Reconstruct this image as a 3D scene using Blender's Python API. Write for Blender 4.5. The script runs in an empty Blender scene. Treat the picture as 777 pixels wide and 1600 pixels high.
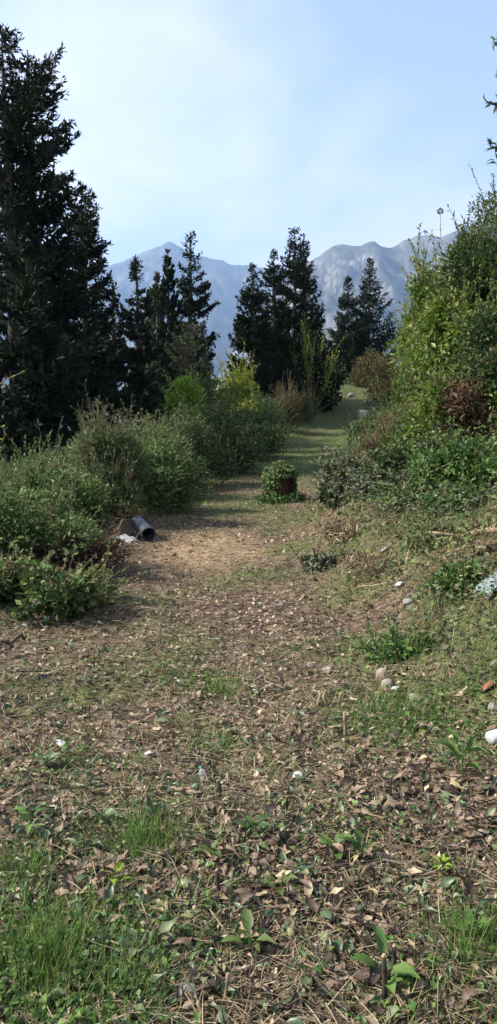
import bpy, math, random
import numpy as np
from mathutils import Vector
SC = bpy.context.scene
COL = SC.collection

# ------------------------------------------------------------------ camera, sky, sun, exposure
F = 1209.0                       # focal length in pixels of the 1600-high photograph
CAMZ = 1.6
PITCH = math.radians(-7.5)
cam_d = bpy.data.cameras.new("camera")
cam = bpy.data.objects.new("camera", cam_d); COL.objects.link(cam)
cam.location = (0, 0, CAMZ)
cam.rotation_euler = (math.radians(90) + PITCH, 0, 0)
cam_d.sensor_fit = 'VERTICAL'; cam_d.sensor_height = 24.0; cam_d.lens = 24.0 * F / 1600.0
cam_d.clip_start = 0.05; cam_d.clip_end = 60000
SC.camera = cam

SUN_EL, SUN_AZ = math.radians(40), math.radians(-94)      # azimuth from +Y towards +X
sun_vec = Vector((math.cos(SUN_EL)*math.sin(SUN_AZ), math.cos(SUN_EL)*math.cos(SUN_AZ), math.sin(SUN_EL)))

world = bpy.data.worlds.new("World"); SC.world = world; world.use_nodes = True
wn, wl = world.node_tree.nodes, world.node_tree.links
wn.clear()
w_out = wn.new("ShaderNodeOutputWorld"); w_bg = wn.new("ShaderNodeBackground")
sky = wn.new("ShaderNodeTexSky"); sky.sky_type = 'NISHITA'; sky.sun_disc = False
sky.sun_elevation = SUN_EL; sky.sun_rotation = SUN_AZ; sky.altitude = 100; sky.dust_density = 1.0; sky.ozone_density = 6.0
w_bg.inputs["Strength"].default_value = 0.10
tc = wn.new("ShaderNodeTexCoord")
sep = wn.new("ShaderNodeSeparateXYZ"); wl.new(tc.outputs["Generated"], sep.inputs[0])
def wmath(op, a, b=None, clamp=False):
    n = wn.new("ShaderNodeMath"); n.operation = op; n.use_clamp = clamp
    for i, v in enumerate((a, b)):
        if v is None: continue
        if isinstance(v, (int, float)): n.inputs[i].default_value = v
        else: wl.new(v, n.inputs[i])
    return n.outputs[0]
zz = wmath('ADD', wmath('MAXIMUM', sep.outputs[2], 0.0), 0.22)
cx, cy = wmath('DIVIDE', sep.outputs[0], zz), wmath('DIVIDE', sep.outputs[1], zz)
cmb = wn.new("ShaderNodeCombineXYZ"); wl.new(cx, cmb.inputs[0]); wl.new(cy, cmb.inputs[1])
cmb.inputs[2].default_value = 12.6
cmap = wn.new("ShaderNodeMapping"); cmap.inputs["Rotation"].default_value = (0, 0, math.radians(35)); cmap.inputs["Scale"].default_value = (1.25, .8, 1); wl.new(cmb.outputs[0], cmap.inputs[0])
cl = wn.new("ShaderNodeTexNoise"); cl.inputs["Scale"].default_value = 1.15; cl.inputs["Detail"].default_value = 5.0
cl.inputs["Roughness"].default_value = 0.5; cl.inputs["Distortion"].default_value = 0.5
wl.new(cmap.outputs[0], cl.inputs["Vector"])
cr = wn.new("ShaderNodeValToRGB"); cr.color_ramp.elements[0].position = 0.36; cr.color_ramp.elements[1].position = 0.68
cr.color_ramp.elements[0].color = (0.16, 0.16, 0.16, 1); cr.color_ramp.elements[1].color = (0.84, 0.84, 0.84, 1)
cr.color_ramp.interpolation = 'EASE'
wl.new(cl.outputs["Fac"], cr.inputs[0])
wmix = wn.new("ShaderNodeMix"); wmix.data_type = 'RGBA'
hzn = wmath('MULTIPLY', wmath('POWER', wmath('SUBTRACT', 1.0, wmath('MAXIMUM', sep.outputs[2], 0.0)), 5.0), 0.55)
wl.new(wmath('ADD', cr.outputs[0], hzn, True), wmix.inputs["Factor"]); wl.new(sky.outputs[0], wmix.inputs["A"])
wmix.inputs["B"].default_value = (5.3, 5.1, 5.45, 1)
wl.new(wmix.outputs["Result"], w_bg.inputs["Color"]); wl.new(w_bg.outputs[0], w_out.inputs[0])

sun_d = bpy.data.lights.new("sun", 'SUN'); sun_d.energy = 5.0; sun_d.angle = math.radians(4); sun_d.color = (1.0, 0.93, 0.82)
sun = bpy.data.objects.new("sun", sun_d); COL.objects.link(sun)
sun.rotation_euler = sun_vec.to_track_quat('Z', 'Y').to_euler()

vs = SC.view_settings
vs.view_transform = 'Standard'; vs.look = 'None'; vs.exposure = 1.45; vs.gamma = 1.0; vs.use_curve_mapping = False
SC.cycles.use_denoising = True
SC.cycles.max_bounces = 6; SC.cycles.diffuse_bounces = 3; SC.cycles.transmission_bounces = 3; SC.cycles.volume_bounces = 0
SC.cycles.transparent_max_bounces = 6

# ------------------------------------------------------------------ numeric helpers
def h2(ix, iy, s):
    n = (ix.astype(np.int64)*374761393 + iy.astype(np.int64)*668265263 + s*1442695041) & 0xffffffff
    n = ((n ^ (n >> 13))*1274126177) & 0xffffffff
    return ((n ^ (n >> 16)) & 0xffff)/65535.0
def vn(x, y, s=0):
    x = np.asarray(x, float); y = np.asarray(y, float)
    ix = np.floor(x); iy = np.floor(y); fx = x-ix; fy = y-iy
    fx = fx*fx*(3-2*fx); fy = fy*fy*(3-2*fy)
    a = h2(ix, iy, s); b = h2(ix+1, iy, s); c = h2(ix, iy+1, s); d = h2(ix+1, iy+1, s)
    return (a*(1-fx)+b*fx)*(1-fy)+(c*(1-fx)+d*fx)*fy
def fbm(x, y, s=0, o=4, g=0.5):
    t = 0; a = 1; w = 0
    for k in range(o):
        t = t+a*vn(np.asarray(x)*2**k, np.asarray(y)*2**k, s+17*k); w += a; a *= g
    return t/w
def sstep(a, b, x):
    t = np.clip((np.asarray(x, float)-a)/(b-a), 0, 1); return t*t*(3-2*t)
def norm(v):
    return v/np.maximum(np.linalg.norm(v, axis=-1, keepdims=True), 1e-9)

# path edges and height along the view direction, smoothed
_Y = np.array([-30, 0, 3, 5.2, 9.5, 12, 16, 21, 26, 30, 36, 41, 46, 52, 60.])
_L = np.array([-2.0, -2.0, -1.95, -1.75, -1.2, -1.17, -1.3, -.5, .7, 2.0, 3.6, 5.1, 6.6, 10.5, 17])
_R = np.array([1.0, .95, .85, .72, .55, .9, 1.5, 2.3, 3.0, 3.8, 4.9, 6.3, 8.0, 12.5, 20])
_Z = np.array([0, 0, 0, 0, 0, .02, .06, .12, .22, .42, 1.25, 2.15, 2.95, 3.2, 3.2])
_yy = np.linspace(-30, 60, 1801)
def _sm(a):
    v = np.interp(_yy, _Y, a); k = np.hanning(61); k /= k.sum()
    return np.convolve(np.pad(v, 30, mode='edge'), k, 'valid')
_Ls, _Rs, _Zs = _sm(_L), _sm(_R), _sm(_Z)
def softplus(x, k):
    return np.log1p(np.exp(np.clip(x/k, -30, 30)))*k
def path_edges(y):
    return np.interp(y, _yy, _Ls), np.interp(y, _yy, _Rs)
def hz(x, y):
    x = np.asarray(x, float); y = np.asarray(y, float)
    xl, xr = path_edges(y); zp = np.interp(y, _yy, _Zs)
    yb = np.maximum(y-56, 0)
    zp = zp - 190*(1-np.exp(-yb*.22/190))
    dR = np.maximum(x-xr, -3); dL = np.maximum(xl-x, -3)
    r = .40*softplus(dR-.05, .22)
    r = r + .22*sstep(.05, .75, dR+(fbm(y*.8, x*.3, 15, 3)-.5)*.7)*sstep(4, 7, y)*sstep(30, 18, y)
    r = 45*(1-np.exp(-r/45))*np.exp(-yb/220)
    l = .16*np.exp(-((dL-.9)/.7)**2)*sstep(3, 7, y) - .10*softplus(dL-1.5, .4) - .28*softplus(dL-4.5, .8)
    l = np.where(l < 0, -190*(1-np.exp(l/190)), l)
    d = np.hypot(x, y)
    bump = (fbm(x*1.7, y*1.7, 3, 4)-.5)*.11 + (fbm(x*7, y*7, 9, 2)-.5)*.035*np.clip(20/np.maximum(d, 1), 0, 1)
    bump = bump + (fbm(x*.6, y*.6, 5, 4)-.5)*.65*sstep(.2, 1.8, np.maximum(dR, dL))
    return zp+r+l+bump
def hz1(x, y): return float(hz(np.array([x]), np.array([y]))[0])

cp, sp_ = math.cos(PITCH), math.sin(PITCH)
def ray(px, py):
    a = (px-388.5)/F; b = (800-py)/F
    return np.array([a, cp - b*sp_, sp_ + b*cp])
def at(px, py, Y):
    r = ray(px, py); t = Y/r[1]; return np.array([r[0]*t, Y, CAMZ + r[2]*t])
def gh(px, py):
    r = ray(px, py); t = np.geomspace(1.0, 90, 2500)
    P = np.array([0, 0, CAMZ]) + r[None]*t[:, None]
    d = P[:, 2]-hz(P[:, 0], P[:, 1])
    k = np.argmax(d < 0) if (d < 0).any() else len(t)-1
    return P[k]
def xat(px, Y): return (px-388.5)/F*Y*1.0 / 1.0

# ------------------------------------------------------------------ mesh building
class MB:
    def __init__(s): s.V = []; s.Q = []; s.T = []; s.A = []; s.n = 0
    def add(s, V, Q=None, T=None, a=None):
        V = np.asarray(V, np.float32).reshape(-1, 3)
        if Q is not None and len(Q): s.Q.append(np.asarray(Q, np.int64).reshape(-1, 4)+s.n)
        if T is not None and len(T): s.T.append(np.asarray(T, np.int64).reshape(-1, 3)+s.n)
        s.V.append(V); s.A.append(np.broadcast_to(np.asarray(0.5 if a is None else a, np.float32), (len(V),))); s.n += len(V)
    def mesh(s, name, mat, smooth=False):
        me = bpy.data.meshes.new(name)
        V = np.concatenate(s.V); A = np.concatenate(s.A)
        Q = np.concatenate(s.Q) if s.Q else np.zeros((0, 4), np.int64)
        T = np.concatenate(s.T) if s.T else np.zeros((0, 3), np.int64)
        me.vertices.add(len(V)); me.vertices.foreach_set("co", V.ravel().astype(np.float32))
        lv = np.concatenate([Q.ravel(), T.ravel()]).astype(np.int32)
        st = np.concatenate([np.arange(len(Q))*4, len(Q)*4+np.arange(len(T))*3]).astype(np.int32)
        me.loops.add(len(lv)); me.loops.foreach_set("vertex_index", lv)
        me.polygons.add(len(st)); me.polygons.foreach_set("loop_start", st)
        me.polygons.foreach_set("use_smooth", np.full(len(st), smooth))
        at_ = me.attributes.new("v", 'FLOAT', 'POINT'); at_.data.foreach_set("value", A.astype(np.float32))
        me.update(calc_edges=True); me.materials.append(mat)
        return me
    def build(s, name, mat, parent=None, loc=None, smooth=False):
        o = bpy.data.objects.new(name, s.mesh(name, mat, smooth)); COL.objects.link(o)
        if parent is not None: o.parent = parent
        if loc is not None: o.location = loc
        return o
def tag(o, label=None, cat=None, group=None, kind=None):
    for k, v in (("label", label), ("category", cat), ("group", group), ("kind", kind)):
        if v: o[k] = v
    return o
def empty(name, loc, label, cat, group=None):
    o = bpy.data.objects.new(name, None); COL.objects.link(o); o.location = [float(c) for c in loc]
    return tag(o, label, cat, group)

# templates: columns along, across, normal
KITE = (np.array([[0, 0, 0], [.45, .5, .06], [1, 0, 0], [.45, -.5, .06]]), None, np.array([[0, 2, 1], [0, 3, 2]]))
DIAM = (np.array([[0, 0, 0], [.5, .5, 0], [1, 0, 0], [.5, -.5, 0]]), np.array([[0, 3, 2, 1]]), None)
BLADE = (np.array([[0, .5, 0], [0, -.5, 0], [.5, .4, -.08], [.5, -.4, -.08], [.85, .2, -.24], [.85, -.2, -.24], [1, 0, -.36]]),
         np.array([[0, 1, 3, 2], [2, 3, 5, 4]]), np.array([[4, 5, 6]]))
BLADE2 = (np.array([[0, .5, 0], [0, -.5, 0], [.6, .35, -.1], [.6, -.35, -.1], [1, 0, -.3]]), np.array([[0, 1, 3, 2]]), np.array([[2, 3, 4]]))
def leaf_template(curl, fold, wav):
    V = []
    xs = [0.0, .18, .42, .70, 1.0]; ws = [.03, .36, .5, .34, .02]
    for i, (x, w) in enumerate(zip(xs, ws)):
        c = -curl*(x-.4)**2*2
        V += [[x, w, fold*w*2+c+wav*(-1)**i], [x, 0, c], [x, -w, fold*w*2+c-wav*(-1)**i]]
    V = np.array(V); Q = []
    for i in range(4):
        for j in range(2): a = i*3+j; Q.append([a, a+1, a+4, a+3])
    return (V, np.array(Q)[:, ::-1], None)
LEAVES = [leaf_template(.25, .12, .03), leaf_template(-.3, .18, .05), leaf_template(.5, .3, .02), leaf_template(.1, -.12, .05)]
def put(mb, T, P, X, Z, L, W, a):
    tv, tq, tt = T; n = len(P)
    if n == 0: return
    L = np.broadcast_to(L, (n,)); W = np.broadcast_to(W, (n,)); a = np.broadcast_to(a, (n,))
    X = norm(X); Yv = norm(np.cross(Z, X)); Zv = np.cross(X, Yv)
    V = (P[:, None] + X[:, None]*(tv[None, :, 0:1]*L[:, None, None]) + Yv[:, None]*(tv[None, :, 1:2]*W[:, None, None])
         + Zv[:, None]*(tv[None, :, 2:3]*L[:, None, None]))
    off = (np.arange(n)*len(tv))[:, None, None]
    mb.add(V, None if tq is None else (tq[None]+off), None if tt is None else (tt[None]+off), np.repeat(a, len(tv)))
def tube(mb, pts, rad, sides=5, a=.5, cap=True):
    pts = np.asarray(pts, float); m = len(pts); rad = np.broadcast_to(rad, (m,))
    t = norm(np.gradient(pts, axis=0)); ref = np.array([0, 0, 1.0]) if abs(t[0][2]) < .9 else np.array([1.0, 0, 0])
    u = norm(np.cross(t, ref)); w = np.cross(t, u)
    an = np.arange(sides)*2*math.pi/sides
    V = pts[:, None] + (u[:, None]*np.cos(an)[None, :, None]+w[:, None]*np.sin(an)[None, :, None])*rad[:, None, None]
    i = np.arange(m-1)[:, None]*sides; j = np.arange(sides)[None]; k = (j+1) % sides
    Q = np.stack([i+j, i+k, i+sides+k, i+sides+j], -1).reshape(-1, 4)
    V = V.reshape(-1, 3); T = None
    if cap:
        V = np.vstack([V, pts[:1], pts[-1:]]); b = m*sides
        T = [[b, (q+1) % sides, q] for q in range(sides)]+[[b+1, (m-1)*sides+q, (m-1)*sides+(q+1) % sides] for q in range(sides)]
    mb.add(V, Q, T, a)
def twigs(mb, P, D, L, R, a, sides=3, bend=0.0, rng=None):
    """many short tapered sticks at once"""
    n = len(P)
    if n == 0: return
    D = norm(D); ref = np.where(np.abs(D[:, 2:3]) < .9, np.array([[0, 0, 1.]]), np.array([[1., 0, 0]]))
    u = norm(np.cross(D, ref)); w = np.cross(D, u); an = np.arange(sides)*2*math.pi/sides
    ring = u[:, None]*np.cos(an)[None, :, None]+w[:, None]*np.sin(an)[None, :, None]
    L = np.broadcast_to(L, (n,)); R = np.broadcast_to(R, (n,)); a = np.broadcast_to(a, (n,))
    mid = P+D*(L*.5)[:, None]
    if rng is not None: mid = mid+u*(rng.normal(0, 1, n)*L*bend)[:, None]
    V = np.concatenate([P[:, None]+ring*R[:, None, None], mid[:, None]+ring*(R*.8)[:, None, None],
                        (P+D*L[:, None])[:, None]+ring*(R*.45)[:, None, None]], 1)
    q = []
    for s in range(2):
        for j in range(sides): k = (j+1) % sides; q.append([s*sides+j, s*sides+k, (s+1)*sides+k, (s+1)*sides+j])
    T = np.array([[2*sides, 2*sides+1, 2*sides+2]])
    off = (np.arange(n)*3*sides)[:, None, None]
    mb.add(V, np.array(q)[None]+off, T[None]+off, np.repeat(a, 3*sides))

# ------------------------------------------------------------------ materials
def new_mat(name):
    m = bpy.data.materials.new(name); m.use_nodes = True
    nt = m.node_tree; b = nt.nodes["Principled BSDF"]; return m, nt, nt.nodes, nt.links, b
def ramp(nodes, stops, interp='LINEAR'):
    r = nodes.new("ShaderNodeValToRGB"); e = r.color_ramp; e.interpolation = interp
    while len(e.elements) < len(stops): e.elements.new(0.5)
    for i, (p, c) in enumerate(stops): e.elements[i].position = p; e.elements[i].color = (*c, 1)
    return r
def even(cols): return [(i/(len(cols)-1), c) for i, c in enumerate(cols)]
def leafmat(name, cols, rough=.5, tr=.3, spec=.35, mottle=None):
    m, nt, N, Lk, b = new_mat(name)
    a = N.new("ShaderNodeAttribute"); a.attribute_name = "v"
    r = ramp(N, even(cols)); Lk.new(a.outputs["Fac"], r.inputs[0]); col = r.outputs[0]
    if mottle:
        n = N.new("ShaderNodeTexNoise"); n.inputs["Scale"].default_value = mottle; n.inputs["Detail"].default_value = 3
        g = N.new("ShaderNodeNewGeometry"); Lk.new(g.outputs["Position"], n.inputs["Vector"])
        mr = N.new("ShaderNodeMapRange"); mr.inputs[1].default_value = .3; mr.inputs[2].default_value = .7
        mr.inputs[3].default_value = .6; mr.inputs[4].default_value = 1.3; Lk.new(n.outputs[0], mr.inputs[0])
        mx = N.new("ShaderNodeMix"); mx.data_type = 'RGBA'; mx.blend_type = 'MULTIPLY'; mx.inputs["Factor"].default_value = 1
        Lk.new(col, mx.inputs["A"]); Lk.new(mr.outputs[0], mx.inputs["B"]); col = mx.outputs["Result"]
    Lk.new(col, b.inputs["Base Color"]); b.inputs["Roughness"].default_value = rough
    b.inputs["Specular IOR Level"].default_value = spec
    if tr > 0:
        t = N.new("ShaderNodeBsdfTranslucent"); Lk.new(col, t.inputs["Color"])
        mx = N.new("ShaderNodeMixShader"); mx.inputs[0].default_value = tr
        Lk.new(b.outputs[0], mx.inputs[1]); Lk.new(t.outputs[0], mx.inputs[2]); Lk.new(mx.outputs[0], N["Material Output"].inputs[0])
    return m
def roughmat(name, c1, c2, scale=8, rough=.85, bump=.3, spec=.2, c3=None):
    m, nt, N, Lk, b = new_mat(name)
    g = N.new("ShaderNodeTexCoord"); n = N.new("ShaderNodeTexNoise"); n.inputs["Scale"].default_value = scale
    n.inputs["Detail"].default_value = 6; n.inputs["Roughness"].default_value = .65
    Lk.new(g.outputs["Object"], n.inputs["Vector"])
    r = ramp(N, [(.3, c1), (.7, c2)] if c3 is None else [(.3, c1), (.5, c2), (.72, c3)])
    Lk.new(n.outputs[0], r.inputs[0]); Lk.new(r.outputs[0], b.inputs["Base Color"])
    b.inputs["Roughness"].default_value = rough; b.inputs["Specular IOR Level"].default_value = spec
    if bump:
        bp = N.new("ShaderNodeBump"); bp.inputs["Strength"].default_value = bump; bp.inputs["Distance"].default_value = .02
        Lk.new(n.outputs[0], bp.inputs["Height"]); Lk.new(bp.outputs[0], b.inputs["Normal"])
    return m
M = {}
M['conifer'] = leafmat("conifer_needles", [(.007, .012, .007), (.013, .021, .010), (.022, .033, .015), (.042, .053, .022)], .7, .04, .12)
M['cypress'] = leafmat("cypress_sprays", [(.007, .013, .008), (.013, .023, .011), (.022, .035, .016)], .7, .05, .12)
M['cypress_olive'] = leafmat("olive_sprays", [(.028, .036, .014), (.05, .06, .024), (.08, .085, .035)], .6, .15, .2)
M['bark'] = roughmat("conifer_bark", (.035, .03, .025), (.09, .078, .068), 14)
M['stem'] = roughmat("shrub_stem", (.05, .035, .022), (.14, .105, .07), 20)
M['stub'] = roughmat('dark_cut_stem', (.02, .014, .010), (.06, .042, .03), 40)
M['drystem'] = roughmat("dry_stem", (.13, .09, .05), (.30, .23, .14), 20)
M['hedge'] = leafmat("hedge_leaves", [(.032, .062, .018), (.058, .105, .028), (.095, .155, .040), (.15, .21, .066), (.17, .115, .06)], .6, .3, .22)
M['hedge_dark'] = leafmat("dark_bramble_leaves", [(.022, .042, .013), (.040, .074, .021), (.068, .112, .032), (.115, .16, .055), (.17, .115, .06)], .6, .28, .22)
M['broom'] = leafmat("broom_leaves", [(.05, .075, .026), (.08, .115, .04), (.12, .155, .055), (.18, .20, .09), (.17, .115, .06)], .5, .3, .3)
M['yellow'] = leafmat("yellow_green_leaves", [(.10, .14, .02), (.17, .22, .025), (.26, .30, .04), (.32, .30, .06)], .5, .45, .3)
M['lime'] = leafmat("lime_leaves", [(.12, .20, .02), (.20, .32, .03), (.28, .40, .04)], .5, .45, .3)
M['bright'] = leafmat("elm_leaves", [(.04, .078, .014), (.08, .14, .02), (.125, .195, .026), (.20, .25, .045), (.17, .115, .06)], .45, .4, .35)
M['laurel'] = leafmat("laurel_leaves", [(.018, .038, .011), (.032, .064, .017), (.055, .098, .023), (.09, .135, .035), (.17, .115, .06)], .48, .28, .3)
M['olivebush'] = leafmat("olive_green_leaves", [(.034, .062, .015), (.062, .105, .022), (.095, .145, .03), (.13, .15, .045), (.17, .115, .06)], .5, .35, .3)
M['rust'] = leafmat("rusty_leaves", [(.045, .026, .016), (.09, .052, .03), (.14, .085, .048), (.20, .145, .09)], .7, .2, .15)
M['rustgreen'] = leafmat("autumn_leaves", [(.04, .045, .016), (.08, .07, .026), (.12, .085, .035), (.06, .075, .02)], .6, .25, .2)
M['ivy'] = leafmat("ivy_leaves", [(.016, .042, .012), (.03, .075, .018), (.05, .11, .026), (.08, .15, .04)], .55, .2, .25)
M['greyleaf'] = leafmat("wilted_leaves", [(.025, .04, .018), (.05, .07, .034), (.08, .095, .05), (.15, .16, .10), (.10, .065, .04)], .6, .15, .2)
M['grass'] = leafmat("grass_blades", [(.045, .10, .02), (.07, .15, .026), (.11, .19, .035), (.19, .24, .07), (.30, .27, .12)], .5, .35, .3)
M['straw'] = leafmat("dry_straw_blades", [(.09, .062, .037), (.19, .14, .083), (.32, .25, .155), (.45, .375, .25)], .7, .25, .2)
M['deadleaf'] = leafmat("fallen_leaves_brown", [(.035, .024, .018), (.08, .054, .037), (.14, .098, .064), (.215, .155, .10), (.33, .26, .165)], .6, .12, .3, 60)
M['greenleaf'] = leafmat("fallen_leaves_green", [(.03, .055, .022), (.05, .085, .035), (.085, .12, .055), (.15, .18, .09), (.22, .24, .13)], .42, .2, .4, 40)
M['paleleaf'] = leafmat("fallen_leaves_pale", [(.20, .21, .09), (.27, .27, .13), (.34, .26, .14), (.36, .30, .16)], .5, .2, .3, 50)
M['tangle'] = leafmat("tangled_undergrowth_leaves", [(.024, .046, .014), (.045, .082, .022), (.078, .13, .034), (.13, .185, .05), (.19, .19, .08), (.15, .10, .055), (.09, .055, .032)], .6, .3, .22)
M['weed'] = leafmat("weed_leaves", [(.035, .075, .018), (.06, .12, .026), (.095, .17, .034), (.14, .22, .05)], .45, .35, .35)
M['chip'] = leafmat("litter_chips", [(.03, .02, .014), (.075, .05, .035), (.14, .10, .068), (.23, .17, .115), (.38, .31, .22)], .75, .05, .2)
M['twig'] = leafmat("dead_twigs", [(.022, .016, .012), (.05, .035, .026), (.10, .075, .055), (.24, .19, .14)], .8, 0, .2)
M['rock'] = roughmat("limestone", (.13, .12, .105), (.21, .195, .175), 9, .85, .5, .2, (.32, .30, .275))
M['rockbrown'] = roughmat("earthy_stone", (.13, .10, .08), (.24, .20, .165), 14, .9, .5, .2, (.36, .31, .26))
M['whiteplastic'] = roughmat("white_plastic", (.32, .325, .33), (.50, .50, .50), 12, .4, .15, .5)
M['paper'] = roughmat("white_paper", (.28, .28, .275), (.46, .46, .45), 20, .8, .2, .2)
M['teal'] = roughmat("teal_plastic_film", (.13, .19, .185), (.17, .235, .23), 3, .35, .2, .5)
M['tealcap'] = roughmat("teal_cap", (.03, .26, .20), (.06, .36, .28), 30, .4, .1, .5)
M['greyfilm'] = roughmat("grey_plastic_film", (.26, .27, .24), (.46, .47, .44), 9, .45, .2, .5)
M['blackplastic'] = roughmat("black_plastic", (.022, .025, .034), (.055, .06, .078), 10, .38, .1, .6)
M['woodred'] = roughmat("rotting_red_wood", (.03, .017, .011), (.07, .037, .021), 9, .9, .6, .15, (.11, .062, .036))
M['cutwood'] = roughmat("cut_wood", (.20, .14, .085), (.34, .25, .155), 30, .8, .2, .2)
M['brick'] = roughmat("terracotta", (.16, .07, .04), (.24, .11, .06), 20, .85, .3, .2)
m, nt, N, Lk, b = new_mat("clear_plastic"); b.inputs["Transmission Weight"].default_value = .85; b.inputs["Roughness"].default_value = .12
b.inputs["Base Color"].default_value = (.86, .92, .90, 1); b.inputs["IOR"].default_value = 1.2; M['clear'] = m

def ground_mat():
    m, nt, N, Lk, b = new_mat("earth_and_litter")
    g = N.new("ShaderNodeNewGeometry"); a = N.new("ShaderNodeAttribute"); a.attribute_name = "v"
    def noise(s, d=6, r=.65):
        n = N.new("ShaderNodeTexNoise"); n.inputs["Scale"].default_value = s; n.inputs["Detail"].default_value = d; n.inputs["Roughness"].default_value = r
        Lk.new(g.outputs["Position"], n.inputs["Vector"]); return n.outputs[0]
    n1, n2, n3 = noise(.9), noise(14), noise(60, 4)
    soil = ramp(N, [(.28, (.026, .018, .012)), (.45, (.07, .049, .032)), (.58, (.14, .10, .065)), (.75, (.27, .20, .135))]); Lk.new(n2, soil.inputs[0])
    grn = ramp(N, [(.28, (.03, .04, .016)), (.5, (.07, .09, .03)), (.7, (.13, .14, .055))]); Lk.new(n2, grn.inputs[0])
    # v: 0 dirt, 1 green
    ad = N.new("ShaderNodeMath"); ad.operation = 'ADD'; Lk.new(a.outputs["Fac"], ad.inputs[0])
    sc = N.new("ShaderNodeMapRange"); sc.inputs[1].default_value = .3; sc.inputs[2].default_value = .7; sc.inputs[3].default_value = -.4; sc.inputs[4].default_value = .4
    Lk.new(n1, sc.inputs[0]); Lk.new(sc.outputs[0], ad.inputs[1]); ad.use_clamp = True
    mx = N.new("ShaderNodeMix"); mx.data_type = 'RGBA'; Lk.new(ad.outputs[0], mx.inputs["Factor"])
    Lk.new(soil.outputs[0], mx.inputs["A"]); Lk.new(grn.outputs[0], mx.inputs["B"])
    d0 = gh(330, 858); vs_ = N.new("ShaderNodeVectorMath"); vs_.operation = 'SUBTRACT'; Lk.new(g.outputs["Position"], vs_.inputs[0]); vs_.inputs[1].default_value = [float(c) for c in d0]
    vm = N.new("ShaderNodeVectorMath"); vm.operation = 'MULTIPLY'; Lk.new(vs_.outputs[0], vm.inputs[0]); vm.inputs[1].default_value = (1/.78, 1/1.5, 0)
    vl = N.new("ShaderNodeVectorMath"); vl.operation = 'LENGTH'; Lk.new(vm.outputs[0], vl.inputs[0])
    nm = N.new("ShaderNodeMath"); nm.operation = 'ADD'; Lk.new(vl.outputs["Value"], nm.inputs[0]); Lk.new(noise(3.5), nm.inputs[1])
    tm = N.new("ShaderNodeMapRange"); tm.inputs[1].default_value = 1.6; tm.inputs[2].default_value = 1.0; Lk.new(nm.outputs[0], tm.inputs[0])
    tan = ramp(N, [(.3, (.10, .068, .04)), (.5, (.21, .148, .085)), (.7, (.33, .245, .145))]); Lk.new(n2, tan.inputs[0])
    m3 = N.new("ShaderNodeMix"); m3.data_type = 'RGBA'; Lk.new(tm.outputs[0], m3.inputs["Factor"]); Lk.new(mx.outputs["Result"], m3.inputs["A"]); Lk.new(tan.outputs[0], m3.inputs["B"]); mx = m3
    mr = N.new("ShaderNodeMapRange"); mr.inputs[1].default_value = .3; mr.inputs[2].default_value = .7; mr.inputs[3].default_value = .65; mr.inputs[4].default_value = 1.35
    Lk.new(n3, mr.inputs[0])
    mu = N.new("ShaderNodeMix"); mu.data_type = 'RGBA'; mu.blend_type = 'MULTIPLY'; mu.inputs["Factor"].default_value = 1
    Lk.new(mx.outputs["Result"], mu.inputs["A"]); Lk.new(mr.outputs[0], mu.inputs["B"])
    Lk.new(mu.outputs["Result"], b.inputs["Base Color"]); b.inputs["Roughness"].default_value = .95; b.inputs["Specular IOR Level"].default_value = .1
    bp = N.new("ShaderNodeBump"); bp.inputs["Strength"].default_value = .8; bp.inputs["Distance"].default_value = .03
    Lk.new(n2, bp.inputs["Height"]); Lk.new(bp.outputs[0], b.inputs["Normal"])
    return m
M['ground'] = ground_mat()

def mountain_mat(name, forest, scrub, rock, pale, treeline):
    m, nt, N, Lk, b = new_mat(name)
    g = N.new("ShaderNodeNewGeometry")
    def noise(s, d=8, r=.6, st=None):
        n = N.new("ShaderNodeTexNoise"); n.inputs["Scale"].default_value = s; n.inputs["Detail"].default_value = d; n.inputs["Roughness"].default_value = r
        mp = N.new("ShaderNodeMapping"); Lk.new(g.outputs["Position"], mp.inputs[0])
        if st: mp.inputs["Scale"].default_value = st
        Lk.new(mp.outputs[0], n.inputs["Vector"]); return n.outputs[0]
    n1 = noise(.0035); n2 = noise(.012, 8, .65, (1, 1, .35))
    a = N.new("ShaderNodeAttribute"); a.attribute_name = "v"       # steepness and height of the rock
    ad = N.new("ShaderNodeMath"); ad.operation = 'ADD'; Lk.new(a.outputs["Fac"], ad.inputs[0])
    mr = N.new("ShaderNodeMapRange"); mr.inputs[1].default_value = .3; mr.inputs[2].default_value = .7; mr.inputs[3].default_value = -.35; mr.inputs[4].default_value = .35
    Lk.new(n1, mr.inputs[0]); Lk.new(mr.outputs[0], ad.inputs[1])
    ad2 = N.new("ShaderNodeMath"); ad2.operation = 'ADD'; Lk.new(ad.outputs[0], ad2.inputs[0])
    mr2 = N.new("ShaderNodeMapRange"); mr2.inputs[1].default_value = .3; mr2.inputs[2].default_value = .7; mr2.inputs[3].default_value = -.3; mr2.inputs[4].default_value = .3
    Lk.new(n2, mr2.inputs[0]); Lk.new(mr2.outputs[0], ad2.inputs[1])
    r = ramp(N, [(.1, forest), (.4, scrub), (.62, rock), (.9, pale)]); Lk.new(ad2.outputs[0], r.inputs[0])
    Lk.new(r.outputs[0], b.inputs["Base Color"]); b.inputs["Roughness"].default_value = .95; b.inputs["Specular IOR Level"].default_value = .05
    return m
M['mtn'] = mountain_mat("far_mountain", (.02, .028, .018), (.04, .045, .03), (.06, .06, .056), (.11, .105, .10), 0)
M['mtn2'] = mountain_mat("rocky_mountain", (.025, .033, .02), (.055, .058, .04), (.085, .082, .075), (.16, .152, .14), 0)

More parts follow.
